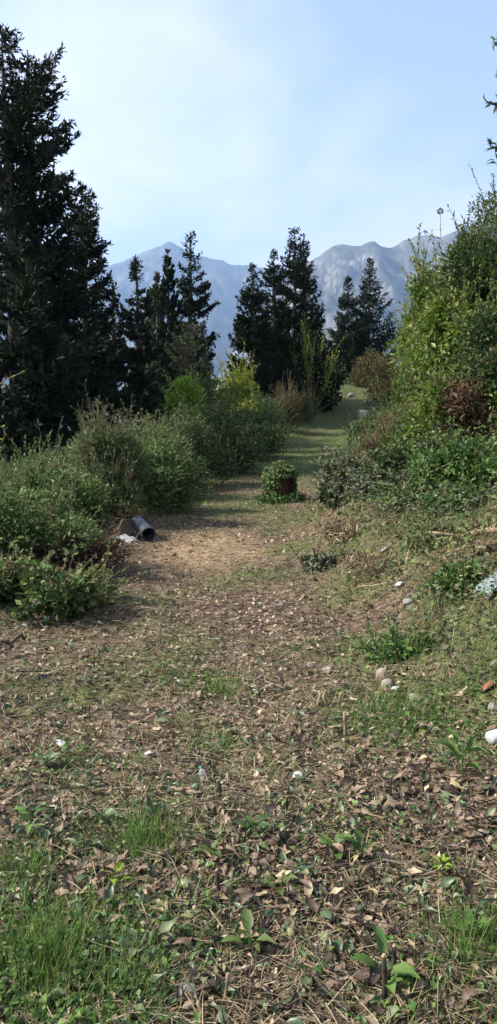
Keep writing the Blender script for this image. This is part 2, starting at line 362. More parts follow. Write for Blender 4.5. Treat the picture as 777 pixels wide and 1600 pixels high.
# ------------------------------------------------------------------ ground sheet
GREEN = [(60, 1480, .30, 1.), (225, 1310, .25, 1.), (30, 1350, .2, .7), (620, 1110, .35, 1.), (345, 1070, .25, .6), (340, 1165, .18, .6),
         (700, 1000, .4, .5), (720, 930, .45, .6), (110, 1190, .2, .5), (720, 1480, .25, .6), (430, 860, .5, .8), (500, 1500, .3, .25),
         (590, 1010, .35, .5), (130, 1540, .35, .8), (700, 1590, .3, .5), (400, 780, .9, .6), (350, 790, 1., .5), (750, 1060, .35, .7),
         (740, 800, .8, 1.), (660, 860, .4, .4), (300, 1440, .25, .45), (440, 1190, .3, .3), (690, 1140, .4, .5)]
GW = [(*gh(px, py)[:2], r, s) for px, py, r, s in GREEN]
def green(x, y):
    xl, xr = path_edges(y)
    g = .29*np.ones_like(x) + .42*sstep(.0, 1.4, x-xr) + .4*sstep(.0, 1.0, xl-x) + .55*sstep(15, 22, y)
    g = g + (fbm(x*1.1+7, y*1.1, 21, 4)-.5)*1.5
    for gx, gy, r, s in GW:
        r2 = r*(.8+.5*fbm(x*5, y*5, 33, 2)); g = np.maximum(g, s*np.exp(-(((x-gx)**2+(y-gy)**2)/r2**2)**1.4)+.3*g)
    d0 = gh(330, 855)
    g = g - .9*np.exp(-(((x-d0[0])/.75)**2+((y-d0[1])/1.3)**2))
    return np.clip(g, 0, 1)
def build_ground():
    ang = np.concatenate([np.linspace(-32, 32, 190), np.linspace(35, 325, 90)])
    ang = np.radians(ang); na = len(ang)
    rr = np.concatenate([np.geomspace(.4, 60, 330), np.geomspace(63, 8400, 60)]); nr = len(rr)
    X = (np.sin(ang)[None]*rr[:, None]).ravel(); Y = (np.cos(ang)[None]*rr[:, None]).ravel()
    V = np.stack([X, Y, hz(X, Y)], 1)
    i = np.arange(nr-1)[:, None]*na; j = np.arange(na)[None]; k = (j+1) % na
    Q = np.stack([i+j, i+na+j, i+na+k, i+k], -1).reshape(-1, 4)[:, ::-1]
    c = len(V); V = np.vstack([V, [[0, 0, hz1(0, 0)]]])
    T = np.array([[c, (q+1) % na, q] for q in range(na)])
    mb = MB(); mb.add(V, Q, T, np.append(green(X, Y), .2))
    return tag(mb.build("ground", M['ground'], smooth=True), "trampled brown path and grassy bank climbing between shrubs", "ground", kind="structure")
ground = build_ground()

# ------------------------------------------------------------------ mountains
def mountain(name, label, prof, Y0, depth, zb, seed, mat, gully):
    xs = np.array([(p[0]-388.5)/F*Y0 for p in prof]); zs = np.array([at(p[0], p[1], Y0)[2] for p in prof])
    nx, ny = 280, 85
    xa, xb = (20-388.5)/F*Y0, (800-388.5)/F*Y0
    x = np.unique(np.concatenate([np.linspace(xs[0], max(xa, xs[0]), 70), np.linspace(max(xa, xs[0]), min(xb, xs[-1]), nx), np.linspace(min(xb, xs[-1]), xs[-1], 70)])); z0 = np.interp(x, xs, zs)
    k = np.hanning(7); k /= k.sum(); z0 = np.convolve(np.pad(z0, 3, mode='edge'), k, 'valid')
    z0 = z0+(fbm(x/120, x*0, seed, 5, .6)-.5)*36
    s = np.concatenate([np.linspace(0, 1, ny), 1+np.linspace(.02, .8, 30)])          # front foot to ridge, then the back slope
    X, S = np.meshgrid(x, s); Z0 = np.broadcast_to(z0, X.shape)
    Yw = Y0-depth*(1-S)
    w = (fbm(X/500, Yw/700, seed+3, 4)-.5)*560
    rid = 0; am = 1; tot = 0
    for k_ in range(5):
        rid = rid+am*(1-np.abs(2*vn((X+w*.7)/430*2**k_, (Yw+.4*w)/1300*1.9**k_, seed+5+k_)-1)); tot += am; am *= .55
    rid = rid/tot
    h = np.where(S <= 1, S**1.25, 1-(S-1)*.9)
    t = np.clip(4*h*(1-h), 0, 1)
    Z = zb+(Z0-zb)*h + (rid-.62)*gully*np.where(S <= 1, np.clip(t, .12, 1)*np.clip((1-S)*9, .0, 1), t)
    Z = Z+(fbm(X/90, Yw/90, seed+9, 5, .6)-.5)*gully*.4*np.clip((1-S)*12, .1, 1)
    gx = np.gradient(Z, axis=1)/np.gradient(X, axis=1); gy = np.gradient(Z, axis=0)/np.gradient(Yw, axis=0)
    steep = np.hypot(gx, gy)
    att = np.clip(.12+.32*h+.42*(steep-.55), 0, 1)
    nr, nc = X.shape; i = np.arange(nr-1)[:, None]*nc; j = np.arange(nc-1)[None]
    Q = np.stack([i+j, i+j+1, i+nc+j+1, i+nc+j], -1).reshape(-1, 4)
    mb = MB(); mb.add(np.stack([X, Yw, Z], -1).reshape(-1, 3), Q, None, att.ravel())
    return tag(mb.build(name, mat, smooth=True), label, "mountain", kind="structure")
mountain("mountain", "hazy blue mountain with one pointed peak behind the left trees",
         [(-1500, 620), (-900, 560), (-400, 500), (-100, 480), (60, 450), (140, 428), (185, 412), (215, 400), (240, 391), (256, 385), (270, 376), (284, 384), (300, 394), (330, 404), (360, 411),
          (400, 416), (450, 424), (520, 440), (650, 470), (900, 520), (1500, 600)], 6800, 3600, -190, 4, M['mtn'], 420)
mountain("mountain", "rocky blue-grey mountain ridge with several summits behind the right trees",
         [(300, 640), (360, 560), (420, 470), (455, 428), (480, 408), (500, 394), (515, 385), (530, 381), (548, 386), (562, 383), (575, 376), (588, 385), (604, 387), (620, 377), (645, 371),
          (680, 372), (720, 355), (800, 340), (950, 330), (1200, 380), (1700, 480), (2300, 600)], 4300, 2300, -190, 11, M['mtn2'], 340)

# ------------------------------------------------------------------ conifers
def conifer(label, px, top_y, Y, R, seed, nspray, kind='fir', leader2=None, lean=0.0, mat='conifer', spray=(.20, .38), group=None, name="conifer_tree", pw=.92, tiers=9, irr=.5, open_low=0.0, dens_top=1.0):
    rng = np.random.default_rng(seed)
    top = at(px, top_y, Y); x, y = top[0], Y; z0 = hz1(x, y)-.1; H = top[2]-z0
    root = empty(name, (x, y, z0), label, "tree", group)
    tr = MB(); cr = MB()
    tt = np.linspace(0, 1, 9); wob = rng.normal(0, .012*H, (9, 2)).cumsum(0)*.25; wob[0] = 0
    wob -= wob[-1]*tt[:, None]
    axis = np.stack([wob[:, 0]+lean*H*np.sin(tt*math.pi)*.1, wob[:, 1], tt*H], 1)
    axis[-1] += [0, 0, 0]
    r0 = .018*H+.02
    tube(tr, axis, r0*(1-tt)**.8+.008, 7)
    nb = int(30+H*(tiers if kind == 'fir' else 10))
    SP, SX, SZ, SL, SW = [], [], [], [], []
    hs = np.sort(rng.uniform(.03, .985, nb)**.95)
    wts = []
    br = []
    lob = rng.uniform(0, 2*math.pi, 3)
    for i, t in enumerate(hs):
        az = i*2.39996+rng.normal(0, .5)
        if kind == 'fir':
            prof = (1-t)**pw*(.9 if t > .1 else .75)+.02
            L = R*prof*(1+irr*(rng.uniform(.62, 1.18)-1)*1.0)*(1+irr*.18*math.sin(az*2+lob[0]+t*7))
            if rng.random() < .16: L *= 1+.32*irr
            up = -.12+.55*t**1.5+rng.normal(0, .10)
        elif kind == 'column':
            prof = min(1, (1-t)*2.6)**.8*(.65+.35*min(1, t*5))+.03
            L = R*prof*rng.uniform(.75, 1.15); up = 2.2+rng.normal(0, .3)
        else:
            prof = math.sqrt(max(0, 1-(t*1.02-.1)**2*1.0))*.95+.05
            L = R*prof*rng.uniform(.6, 1.1); up = .4+rng.normal(0, .25)
        if open_low and t < open_low: L *= .45+.3*rng.random()
        br.append((t, az, L, up)); wts.append(L*L+.25*L)
    wts = np.array(wts)/sum(wts)
    for (t, az, L, up), w in zip(br, wts):
        base = np.array([np.interp(t, tt, axis[:, k]) for k in range(3)])
        o = np.array([math.cos(az), math.sin(az), 0]); sd = np.array([-o[1], o[0], 0])
        if kind == 'column':
            rise = L*2.0
            def P(s): return base+o*(L*np.sqrt(s))[:, None]+np.array([0, 0, 1.])*(rise*s-rise*.3)[:, None]
        else:
            sag = -.16 if t < .6 else -.05; tipup = .24
            def P(s): return base+o*(L*s)[:, None]+np.array([0, 0, 1.])*(L*(up*s+sag*np.sin(s*math.pi)+tipup*s**3))[:, None]
        s5 = np.linspace(0, 1, 5); bp = P(s5)
        tube(tr, bp, np.maximum(.012+.012*L*(1-s5), .006), 3, cap=False)
        K = int(7+L*(8 if kind != 'column' else 4)); sk = .10+.90*(np.arange(K)+rng.random(K))/K; sg = np.where(np.arange(K) % 2 == 0, 1., -1.)
        al = norm(P(np.minimum(sk+.06, 1.06))-P(sk))
        td = norm(al*.8+sd*(sg*rng.uniform(.45, 1.0, K)*(1 if kind != 'column' else .5))[:, None]+np.array([0, 0, 1.])*(rng.normal(.05, .16, K) if kind == 'fir' else rng.normal(.3, .2, K))[:, None])
        tl = ((.36*(1-.65*sk)+.07)*L+.06)*rng.uniform(.7, 1.2, K)
        if Y < 25: twigs(tr, P(sk), td, tl, .006, .5)
        m = max(18, int(nspray*1.12*w)); pk = tl*(1-.25*(sk < .3)); q = rng.choice(K, m, p=pk/pk.sum()); u = rng.uniform(0, 1.0, m)**.8
        p = P(sk)[q]+td[q]*(tl[q]*u)[:, None]+rng.normal(0, .022, (m, 3)); p[:, 2] -= .12*tl[q]*u**2
        onb = rng.random(m) < .22; p[onb] = P(np.clip(.2+.8*rng.random(onb.sum()), 0, 1))+rng.normal(0, .025, (onb.sum(), 3))
        dirv = td[q]*.9+rng.normal(0, .42, (m, 3)); dirv[:, 2] += rng.choice([.30, -.40], m, p=[.6, .4]) if kind == 'fir' else .5
        SP.append(p); SX.append(dirv); SZ.append(rng.normal(0, .6, (m, 3))+np.array([0, 0, 1.]))
        SL.append(rng.uniform(spray[0], spray[1], m)*.62*(1.0-.3*t)); SW.append(rng.uniform(.26, .40, m) if Y < 25 else rng.uniform(.36, .55, m))
    # leader
    m = int(150*dens_top); zt = rng.uniform(.76, 1.0, m)
    p = np.stack([np.interp(zt, tt, axis[:, k]) for k in range(3)], 1)
    SP.append(p); d = rng.normal(0, .6, (m, 3)); d[:, 2] += .9; SX.append(d); SZ.append(rng.normal(0, 1, (m, 3)))
    SL.append(rng.uniform(.5, 1, m)*spray[0]*(.55+2.2*(1-zt))); SW.append(np.full(m, .3))
    SP, SX, SZ = map(np.concatenate, (SP, SX, SZ)); SL, SW = np.concatenate(SL), np.concatenate(SW)
    v = np.clip(rng.normal(.42, .22, len(SP))+.25*(fbm(SP[:, 0]*1.5, SP[:, 2]*1.5, seed, 2)-.5), 0, 1)
    put(cr, DIAM, SP, SX, SZ, SL, SL*SW, v)
    tr.build("trunk", M['bark'], root, smooth=True); cr.build("crown", M[mat], root)
    return root
CG = "dark conifers beyond the hedge"
conifer("tallest dark conifer cut off by the left edge of the picture", 2, 42, 18.5, 2.05, 1, 42000, pw=.45, tiers=9, irr=.9, spray=(.20, .40), group=CG)
conifer("tall dark conifer with long branches, second from the left edge", 43, 82, 20, 1.75, 2, 36000, pw=.38, tiers=8, irr=.9, spray=(.20, .40), group=CG)
conifer("dark conifer with upswept branch tips, third from the left edge", 127, 285, 23, 1.35, 3, 28000, pw=.5, tiers=10, irr=.8, spray=(.20, .38), group=CG)
conifer("thin conifer with pale trunk showing below its sparse branches", 212, 398, 27, .95, 4, 12000, pw=.65, tiers=9, irr=.8, spray=(.18, .34), group=CG, open_low=.4)
conifer("slender pointed column cypress in front of the peak", 262, 390, 33, .44, 5, 17000, 'column', mat='cypress', spray=(.2, .34), group="column cypresses", name="cypress_tree")
conifer("shorter olive column cypress left of the slender pointed one", 246, 426, 33.5, .46, 6, 12000, 'column', mat='cypress_olive', spray=(.2, .32), group="column cypresses", name="cypress_tree")
conifer("lowest dark cypress behind the olive column cypress", 232, 452, 34.5, .6, 7, 7000, 'column', mat='cypress', spray=(.2, .32), group="column cypresses", name="cypress_tree")
conifer("layered conifer with bent tip standing alone below the pointed peak", 298, 363, 33, 1.4, 8, 20000, pw=.66, tiers=9, irr=.8, spray=(.22, .40), group=CG, dens_top=2)
conifer("left conifer of the dark clump of three in the centre", 395, 411, 35, 1.9, 9, 30000, tiers=13, spray=(.22, .36), group=CG)
conifer("middle conifer of the dark clump of three in the centre", 428, 388, 36.5, 1.85, 10, 28000, tiers=13, spray=(.22, .36), group=CG)
conifer("tallest conifer of the central clump, on its right", 461, 356, 38, 2.6, 11, 40000, tiers=13, spray=(.22, .40), group=CG)
conifer("narrow conifer top just right of the tallest of the central clump", 475, 366, 39.5, 2.0, 12, 20000, tiers=12, spray=(.22, .38), group=CG)
conifer("shorter conifer beside the path crest, left of a pair", 544, 431, 54, 2.4, 13, 22000, tiers=12, spray=(.26, .42), group=CG)
conifer("taller conifer beside the path crest, right of a pair", 578, 404, 55, 3.1, 14, 28000, tiers=12, spray=(.26, .44), group=CG)
conifer("rounded olive-brown young conifer below the layered conifer", 300, 512, 29.5, 1.15, 15, 11000, 'round', mat='cypress_olive', spray=(.14, .26), group="small conifers in the hedge")
conifer("small dark conifer between the trunks at the left", 176, 455, 26, 1.1, 16, 9000, spray=(.2, .36), group=CG)
conifer("low dark conifer filling the gap under the pale trunk", 232, 520, 30, 1.3, 17, 7000, spray=(.2, .34), group=CG)
conifer("broad low conifer at the foot of the two tallest trees", 60, 440, 17.5, 1.4, 18, 16000, spray=(.2, .38), group=CG)

# ------------------------------------------------------------------ shrubs
def shrub(name, label, x, y, rx, ry, h, n, leaf, mat, seed, cat="shrub", group=None, blobs=26, shoots=14, stem='stem', aspect=.5, zoff=0.0, shape='dome', up=.35, blade=None, shoot_len=.28, brad=(.20, .36)):
    rng = np.random.default_rng(seed); z0 = hz1(x, y)+zoff
    root = empty(name, (x, y, z0), label, cat, group); cr, st = MB(), MB()
    n = int(n*(1.15 if y < 13 else .78)); leaf = leaf*1.09; shoots = int(shoots*1.6); shoot_len *= 1.25; blobs = int(blobs*1.5); brad = (brad[0]*.72, brad[1]*.9)
    u = rng.normal(0, 1, (blobs, 3)); u = norm(u)*(rng.uniform(.15, 1, (blobs, 1))**.45); u[:, 2] = np.abs(u[:, 2])
    if shape == 'tall': u[:, 2] = rng.uniform(.12, 1, blobs)
    if shape == 'tall': u[:, :2] *= np.sqrt(np.clip(1.12-u[:, 2:3]**2, .08, 1))
    C = u*np.array([rx, ry, h])*.80; C[:, 2] += h*.06
    sc = (rx*ry*h)**(1/3); br = sc*rng.uniform(brad[0], brad[1], blobs)
    cnt = (n*br**2/np.sum(br**2)).astype(int); bi = np.repeat(np.arange(blobs), cnt); m = len(bi)
    d = norm(rng.normal(0, 1, (m, 3))+np.array([0, 0, .25])); rad = rng.uniform(.35, 1.0, m)**.6*(1+rng.normal(0, .10, m))
    P = C[bi]+d*(br[bi]*rad)[:, None]*np.array([1, 1, .85])
    gz = hz(P[:, 0]+x, P[:, 1]+y)-z0
    ok = P[:, 2] > gz+.01; P, d, bi = P[ok], d[ok], bi[ok]; m = len(P)
    X = d*.7+rng.normal(0, .6, (m, 3))+np.array([0, 0, up*.4]); Z = d*.5+rng.normal(0, .45, (m, 3))+np.array([0, 0, .8])
    tone = rng.normal(0, .14, blobs)
    L = leaf*np.clip(rng.lognormal(-.08, .32, m), .4, 1.7)
    put(cr, blade or KITE, P, X, Z, L, L*aspect*rng.uniform(.8, 1.2, m), np.where(rng.random(m) < .05, 1., np.clip(rng.normal(.38, .19, m)+tone[bi], 0, .85)))
    # shoots that break the outline
    k = rng.integers(0, blobs, shoots); sd = norm(C[k]/np.array([rx, ry, h])+rng.normal(0, .35, (shoots, 3))+np.array([0, 0, up*1.6]))
    for q in range(shoots):
        p0 = C[k[q]]+sd[q]*br[k[q]]*.6; ln = rng.uniform(.5, 1.3)*shoot_len*(sc**.5)+.08
        s = np.linspace(0, 1, 5); bend = rng.normal(0, .18, 3)
        pts = p0+sd[q]*ln*s[:, None]+bend*(ln*s**2)[:, None]
        tube(st, pts, np.linspace(.006, .0025, 5), 3, cap=False)
        nl = int(6+ln/leaf*2.2); ss = rng.uniform(.1, 1, nl)
        pp = np.stack([np.interp(ss, s, pts[:, c]) for c in range(3)], 1)
        put(cr, blade or KITE, pp, rng.normal(0, .7, (nl, 3))+sd[q]*.6, rng.normal(0, .5, (nl, 3))+np.array([0, 0, 1.]), leaf*rng.uniform(.5, 1., nl), leaf*aspect*.8, np.clip(rng.normal(.6, .2, nl), 0, 1))
    for q in range(min(blobs, 22)):
        s = np.linspace(0, 1, 4)[:, None]; b0 = np.array([rng.normal(0, .05*rx), rng.normal(0, .05*ry), 0])
        b0[2] = hz1(x+b0[0], y+b0[1])-z0-.05
        mid = (b0+C[q])*.5+rng.normal(0, .06, 3)*sc
        pts = b0*(1-s)**2+mid*2*s*(1-s)+C[q]*s**2
        tube(st, pts, np.linspace(.006+.007*h, .004, 4), 4, cap=False)
    cr.build("crown", M[mat], root); st.build("stem", M[stem], root, smooth=True)
    return root
def P_(px, Y): return (px-388.5)/F*Y
LG = "shrubs of the hedge left of the path"; RG = "shrubs on the bank right of the path"
# left side, near to far
shrub("bramble_shrub", "leafy green bramble shrub at the left edge nearest the camera", P_(-5, 7.4), 7.4, 1.1, 0.85, 0.75, 12000, .045, 'hedge', 101, group=LG, shoots=26)
shrub("bramble_shrub", "mid green bramble shrub just left of the black pipe", P_(84, 9.3), 9.5, .72, .75, 0.82, 11000, .045, 'hedge', 102, group=LG, shoots=24)
shrub("broom_shrub", "tall feathery olive-green broom bush behind the black pipe", P_(165, 10.6), 10.7, 0.7, .72, 1.2, 15000, .075, 'broom', 103, group=LG, shoots=70, aspect=.18, up=1.2, shape='tall', shoot_len=.35, blobs=34)
shrub("bramble_shrub", "dark rounded bramble beside the feathery broom bush", P_(228, 11.6), 11.9, 0.8, .7, 1.1, 11000, .05, 'hedge', 104, group=LG, shoots=30)
shrub("bramble_shrub", "dark green shrub where the path bends, behind the broom bush", P_(290, 15.5), 15.8, 1.1, 1.1, 1.6, 13000, .055, 'hedge_dark', 105, group=LG, shoots=30)
shrub("bramble_shrub", "large dark green bramble mass left of the stump", P_(345, 18.2), 18.4, 1.25, 1.2, 1.9, 15000, .06, 'hedge_dark', 106, group=LG, shoots=30)
shrub("bramble_shrub", "dark bramble on the left path edge beyond the stump", P_(392, 23), 23, 1.25, 1.2, 1.85, 12000, .07, 'hedge_dark', 107, group=LG, shoots=26)
shrub("bramble_shrub", "green bramble further along the left path edge", P_(400, 28), 28, 1.3, 1.3, 1.9, 11000, .08, 'hedge', 108, group=LG, shoots=26)
shrub("bramble_shrub", "low dark shrub left of the pale boulder", P_(455, 34), 34, 1.25, 1.4, 1.3, 8000, .09, 'hedge_dark', 109, group=LG, shoots=18)
shrub("bramble_shrub", "farthest dark shrub on the left of the path crest", P_(485, 40), 40.5, .9, 1.2, 0.95, 5000, .10, 'hedge_dark', 110, group=LG, shoots=12)
shrub("bramble_shrub", "grey-green scrub behind the near bramble at the left edge", P_(20, 11.5), 11.5, 1.5, .9, 1.05, 12000, .05, 'hedge', 111, group=LG, shoots=40, shoot_len=.4)
shrub("bramble_shrub", "green scrub between the broom bush and the dark conifers", P_(225, 15), 15.2, 1.0, 1.0, 1.4, 9000, .06, 'broom', 112, group=LG, shoots=40)
shrub("bramble_shrub", "scrubby bush under the dark trees at the far left", P_(95, 14.5), 14.5, 1.6, 1.0, 0.95, 9000, .06, 'hedge_dark', 113, group=LG, shoots=40)
shrub("lime_shrub", "bright yellow-green shrub glowing in front of the conifers", P_(288, 19.5), 19.8, .55, .6, 2.45, 5200, .075, 'lime', 114, group=LG, shoots=26, shape='tall')
shrub("yellowing_shrub", "yellowing leafy shrub left of the central conifer clump", P_(375, 25), 25.3, 1.1, 1.0, 2.7, 7500, .08, 'yellow', 115, group=LG, shoots=50, shape='tall', up=1., shoot_len=.5)
shrub("yellowing_shrub", "pale yellow-green scrub behind the bright lime shrub", P_(330, 23), 23.0, 1.1, .9, 2.3, 8000, .075, 'olivebush', 116, group=LG, shoots=40, shape='tall', up=1.)
shrub("dry_weed_clump", "brown dry weed stalks in front of the central conifers", P_(446, 31), 31.3, 0.8, .8, 1.1, 2000, .16, 'rustgreen', 117, cat="weeds", shoots=55, aspect=.16, up=2., shoot_len=.8, shape='tall', stem='drystem')
shrub("yellow_sapling", "airy sapling with yellow-green leaves between central conifers and crest", P_(486, 36), 36.2, 1.35, .9, 3.1, 900, .11, 'yellow', 118, cat="sapling", shoots=60, shape='tall', up=1.2, shoot_len=.8, brad=(.14, .26), stem='drystem')
shrub("bramble_shrub", "green hedge shrub under the rounded olive conifer", P_(330, 26), 27, 1.5, 1.0, 1.5, 7000, .08, 'hedge', 119, group=LG, shoots=30)
shrub("brush_heap", "heap of cut brown and green brush at the lower left edge", P_(35, 5.9), 6.1, 0.8, 0.6, 0.3, 6500, .05, 'tangle', 120, cat="brush heap", shoots=24, aspect=.55, up=.1)
shrub("brush_heap", "low heap of dead rusty brush between left edge and black pipe", P_(84, 7.3), 7.5, 0.75, .45, 0.24, 3800, .07, 'rust', 121, cat="brush heap", shoots=50, up=.1, aspect=.2, stem='drystem')
shrub("dead_bracken", "small rusty dead bracken at the foot of the bend shrub", P_(283, 14), 14.0, .40, .35, .75, 1600, .08, 'rust', 122, cat="bracken", shoots=20, aspect=.25, stem='drystem')
# right side
shrub("elm_shrub", "tall bright green shrub at the left end of the right bank", P_(680, 13.2), 13.4, .85, .9, 3.35, 15000, .075, 'bright', 201, group=RG, shoots=90, shape='tall', up=.9, blobs=46, shoot_len=.4, brad=(.15, .28))
shrub("elm_shrub", "leafy green shrub in front of the tall bright one", P_(712, 11.6), 11.8, .75, .7, 2.55, 12000, .07, 'bright', 202, group=RG, shoots=60, shape='tall', blobs=40, brad=(.16, .3))
shrub("laurel_shrub", "dark glossy laurel rising at the upper right edge", P_(762, 11.5), 12.3, .85, .8, 3.5, 14000, .095, 'laurel', 203, group=RG, shoots=70, shape='tall', aspect=.28, up=.9, blobs=42, brad=(.16, .3))
shrub("olive_shrub", "olive-yellow shrub top peeping behind the dark laurel", P_(772, 14), 14.4, .8, .8, 4.3, 10000, .06, 'olivebush', 204, group=RG, shoots=50, shape='tall', blobs=40)
shrub("elm_shrub", "green shrub against the right edge above the rusty bracken", P_(775, 9.6), 9.9, .62, .6, 1.75, 9000, .06, 'laurel', 205, group=RG, shoots=50, shape='tall', aspect=.4, zoff=.1)
shrub("dead_bracken", "hanging rusty dead bracken under the green shrubs at right", P_(735, 9.8), 9.8, 0.6, .45, 1.05, 5200, 0.075, 'rust', 206, cat="bracken", shoots=18, aspect=.3, up=-.2, shape='tall', stem='drystem')
shrub("elm_shrub", "mid green thicket at the foot of the tall bright shrub", P_(665, 14), 13.6, .75, .7, 1.6, 7500, .06, 'olivebush', 207, group=RG, shoots=40, shape='tall')
shrub("elm_shrub", "thin leafy shrub at the back left of the tall bright one", P_(645, 18), 18.3, .8, .8, 3.0, 8000, .08, 'bright', 208, group=RG, shoots=60, shape='tall', up=1., shoot_len=.5, brad=(.14, .26))
shrub("autumn_shrub", "brownish green bush on the slope at the path crest", P_(583, 45), 46, 1.6, 1.5, 2.3, 7000, .12, 'rustgreen', 209, group=RG, shoots=20)
shrub("autumn_shrub", "larger russet bush between the crest and the bright shrub", P_(612, 34), 35, 1.3, 1.3, 2.5, 7000, .10, 'rustgreen', 210, group=RG, shoots=24, shape='tall')
shrub("bramble_mound", "dark low bramble mound right of the path near the boulder", P_(582, 25), 25, 1.0, 1.0, .75, 5500, .07, 'hedge_dark', 211, cat="shrub", shoots=14)
shrub("ivy_mound", "mound of wilted grey-green ivy right of the stump", P_(570, 10), 10.2, 0.7, 0.7, 0.32, 9000, .065, 'greyleaf', 212, cat="ivy", shoots=40, aspect=.6, up=.2)
shrub("ivy_mound", "lower drift of wilted ivy sloping onto the path", P_(535, 9.9), 9.9, 0.36, .5, 0.24, 3200, .06, 'greyleaf', 213, cat="ivy", shoots=24, aspect=.6, up=.1)
shrub("bramble_mound", "dark green bramble over a hollow at the bank's foot", P_(668, 9.4), 9.5, 0.75, 0.6, 0.38, 7500, .055, 'hedge_dark', 214, cat="shrub", shoots=24)
shrub("nettle_patch", "bright green nettle patch under the bank at the right edge", P_(745, 7.9), 8.0, 0.7, 0.6, 0.48, 6500, .055, 'weed', 215, cat="nettles", shoots=30, aspect=.6)
shrub("dry_weed_clump", "dry brown and green weeds below the bright thicket", P_(622, 16), 15.6, .7, .7, 0.5, 4200, .09, 'rustgreen', 216, cat="weeds", shoots=60, aspect=.2, up=1.2, stem='drystem')
shrub("bramble_mound", "green creeper spilling down the bank below the bracken", P_(690, 11.2), 11.6, .8, .7, 0.6, 5200, .055, 'hedge', 217, cat="shrub", shoots=30)

shrub("bramble_mound", "low green creeper mound between path and rusty weeds", P_(612, 19), 19.2, .9, .9, 0.4, 4500, .06, 'hedge', 218, cat="shrub", shoots=24)
shrub("dry_weed_clump", "rusty dry weeds on the bank above the ivy mound", P_(606, 12.6), 12.6, .55, .5, 0.4, 3200, .09, 'rust', 219, cat="weeds", shoots=50, aspect=.16, up=1.2, stem='drystem')
shrub("dry_weed_clump", "olive and brown weeds along the bank below the bright shrub", P_(640, 12), 12.3, .6, .5, 0.5, 4200, .06, 'olivebush', 220, cat="weeds", shoots=40, aspect=.4, up=.8)
shrub("bramble_shrub", "dark scrub bridging the broom bush and the bend shrub", P_(252, 13.4), 13.6, .9, .9, 1.25, 10000, .055, 'hedge', 123, group=LG, shoots=30)
shrub("bramble_shrub", "leafy scrub closing the gap behind the near left brambles", P_(60, 9.4), 9.8, .9, .8, 0.8, 9000, .05, 'hedge', 124, group=LG, shoots=40)
BG = "low mounds of weeds and cut brush on the right bank"
for i, (px, Yc, rx, ry, h, n, mt, lf, asp, lb) in enumerate([
        (610, 9.0, .50, .40, .30, 3200, 'greyleaf', .05, .6, "low wilted creeper mound on the bank below the ivy mound"),
        (560, 8.2, .60, .45, .10, 1500, 'straw', .07, .18, "flat heap of pale cut stems on the bank edge"),
        (655, 8.3, .45, .40, .26, 2800, 'tangle', .045, .55, "mixed green and brown weed mound in the middle of the bank"),
        (715, 7.4, .42, .35, .24, 2800, 'weed', .04, .6, "fresh green weed mound left of the dead branch"),
        (690, 6.4, .36, .30, .18, 2000, 'tangle', .04, .5, "low weed mound between folded scrap and teal bag"),
        (600, 6.5, .50, .40, .08, 1300, 'straw', .06, .16, "small heap of pale dead stems left of the square stone"),
        (735, 5.2, .30, .26, .17, 2000, 'weed', .035, .65, "leafy green weeds under the teal bag at the right edge"),
        (655, 4.7, .30, .26, .13, 1700, 'weed', .03, .65, "creeping green weeds above the right grass tuft"),
        (520, 7.4, .36, .32, .13, 1500, 'greyleaf', .045, .6, "thin drift of wilted leaves where bank meets path")]):
    shrub("weed_mound", lb, P_(px, Yc), Yc, rx, ry, h, n, lf, mt, 400+i, cat="weeds", group=BG, shoots=(3 if mt == 'straw' else 14), aspect=asp, up=.1, shoot_len=.12, zoff=-.04, blobs=(40 if mt == 'straw' else 26))
# ------------------------------------------------------------------ tangled undergrowth that knits the shrubs together
def thicket(name, label, N_, field, seed, xr_, yr_, leaf):
    rng = np.random.default_rng(seed); x = rng.uniform(*xr_, N_); y = yr_[0]*(yr_[1]/yr_[0])**rng.random(N_)
    h = field(x, y); ok = (h > .05) & (rng.random(N_) < np.clip(h*2.2, 0, 1)); x, y, h = x[ok], y[ok], h[ok]; n = len(x)
    ztop = h*np.clip(1-.45*rng.random(n)**2.2, 0, 1)*(.75+.5*fbm(x*4, y*4, seed+1, 2)); P = np.stack([x, y, hz(x, y)+ztop], 1)
    clump = fbm(x*1.3, y*1.3, seed+7, 3); v = np.clip(.22+(clump-.5)*1.3+rng.normal(.12, .20, n), 0, 1)
    X = rng.normal(0, .8, (n, 3))+np.array([0, 0, .25]); Z = rng.normal(0, .5, (n, 3))+np.array([0, -.25, .9]); L = leaf*np.clip(rng.lognormal(-.1, .35, n), .4, 1.8)*(1+.022*y)
    mb = MB(); put(mb, KITE, P, X, Z, L, L*rng.uniform(.35, .65, n), v); k = rng.random(n) < .055
    put(mb, BLADE2, P[k]-np.array([0, 0, .12]), rng.normal(0, .5, (k.sum(), 3))+np.array([0, 0, .8]), rng.normal(0, 1, (k.sum(), 3)), rng.uniform(.15, .42, k.sum()), .004*(1+.08*y[k]), rng.uniform(.55, 1., k.sum()))
    return tag(mb.build(name, M['tangle']), label, "undergrowth", kind="stuff")
def left_field(x, y):
    xl, xr = path_edges(y); d = xl-x; wob = (fbm(y*.7, x*.2, 161, 3)-.5)*1.1
    return sstep(.05, 1.1, d+wob)*sstep(5.0, 1.6, d)*sstep(5.6, 7.2, y)*(.30+1.5*np.clip(fbm(x*.75, y*.75, 163, 4)-.22, 0, 1))*(.55+.45*sstep(7, 12, y)+.5*sstep(15, 25, y))
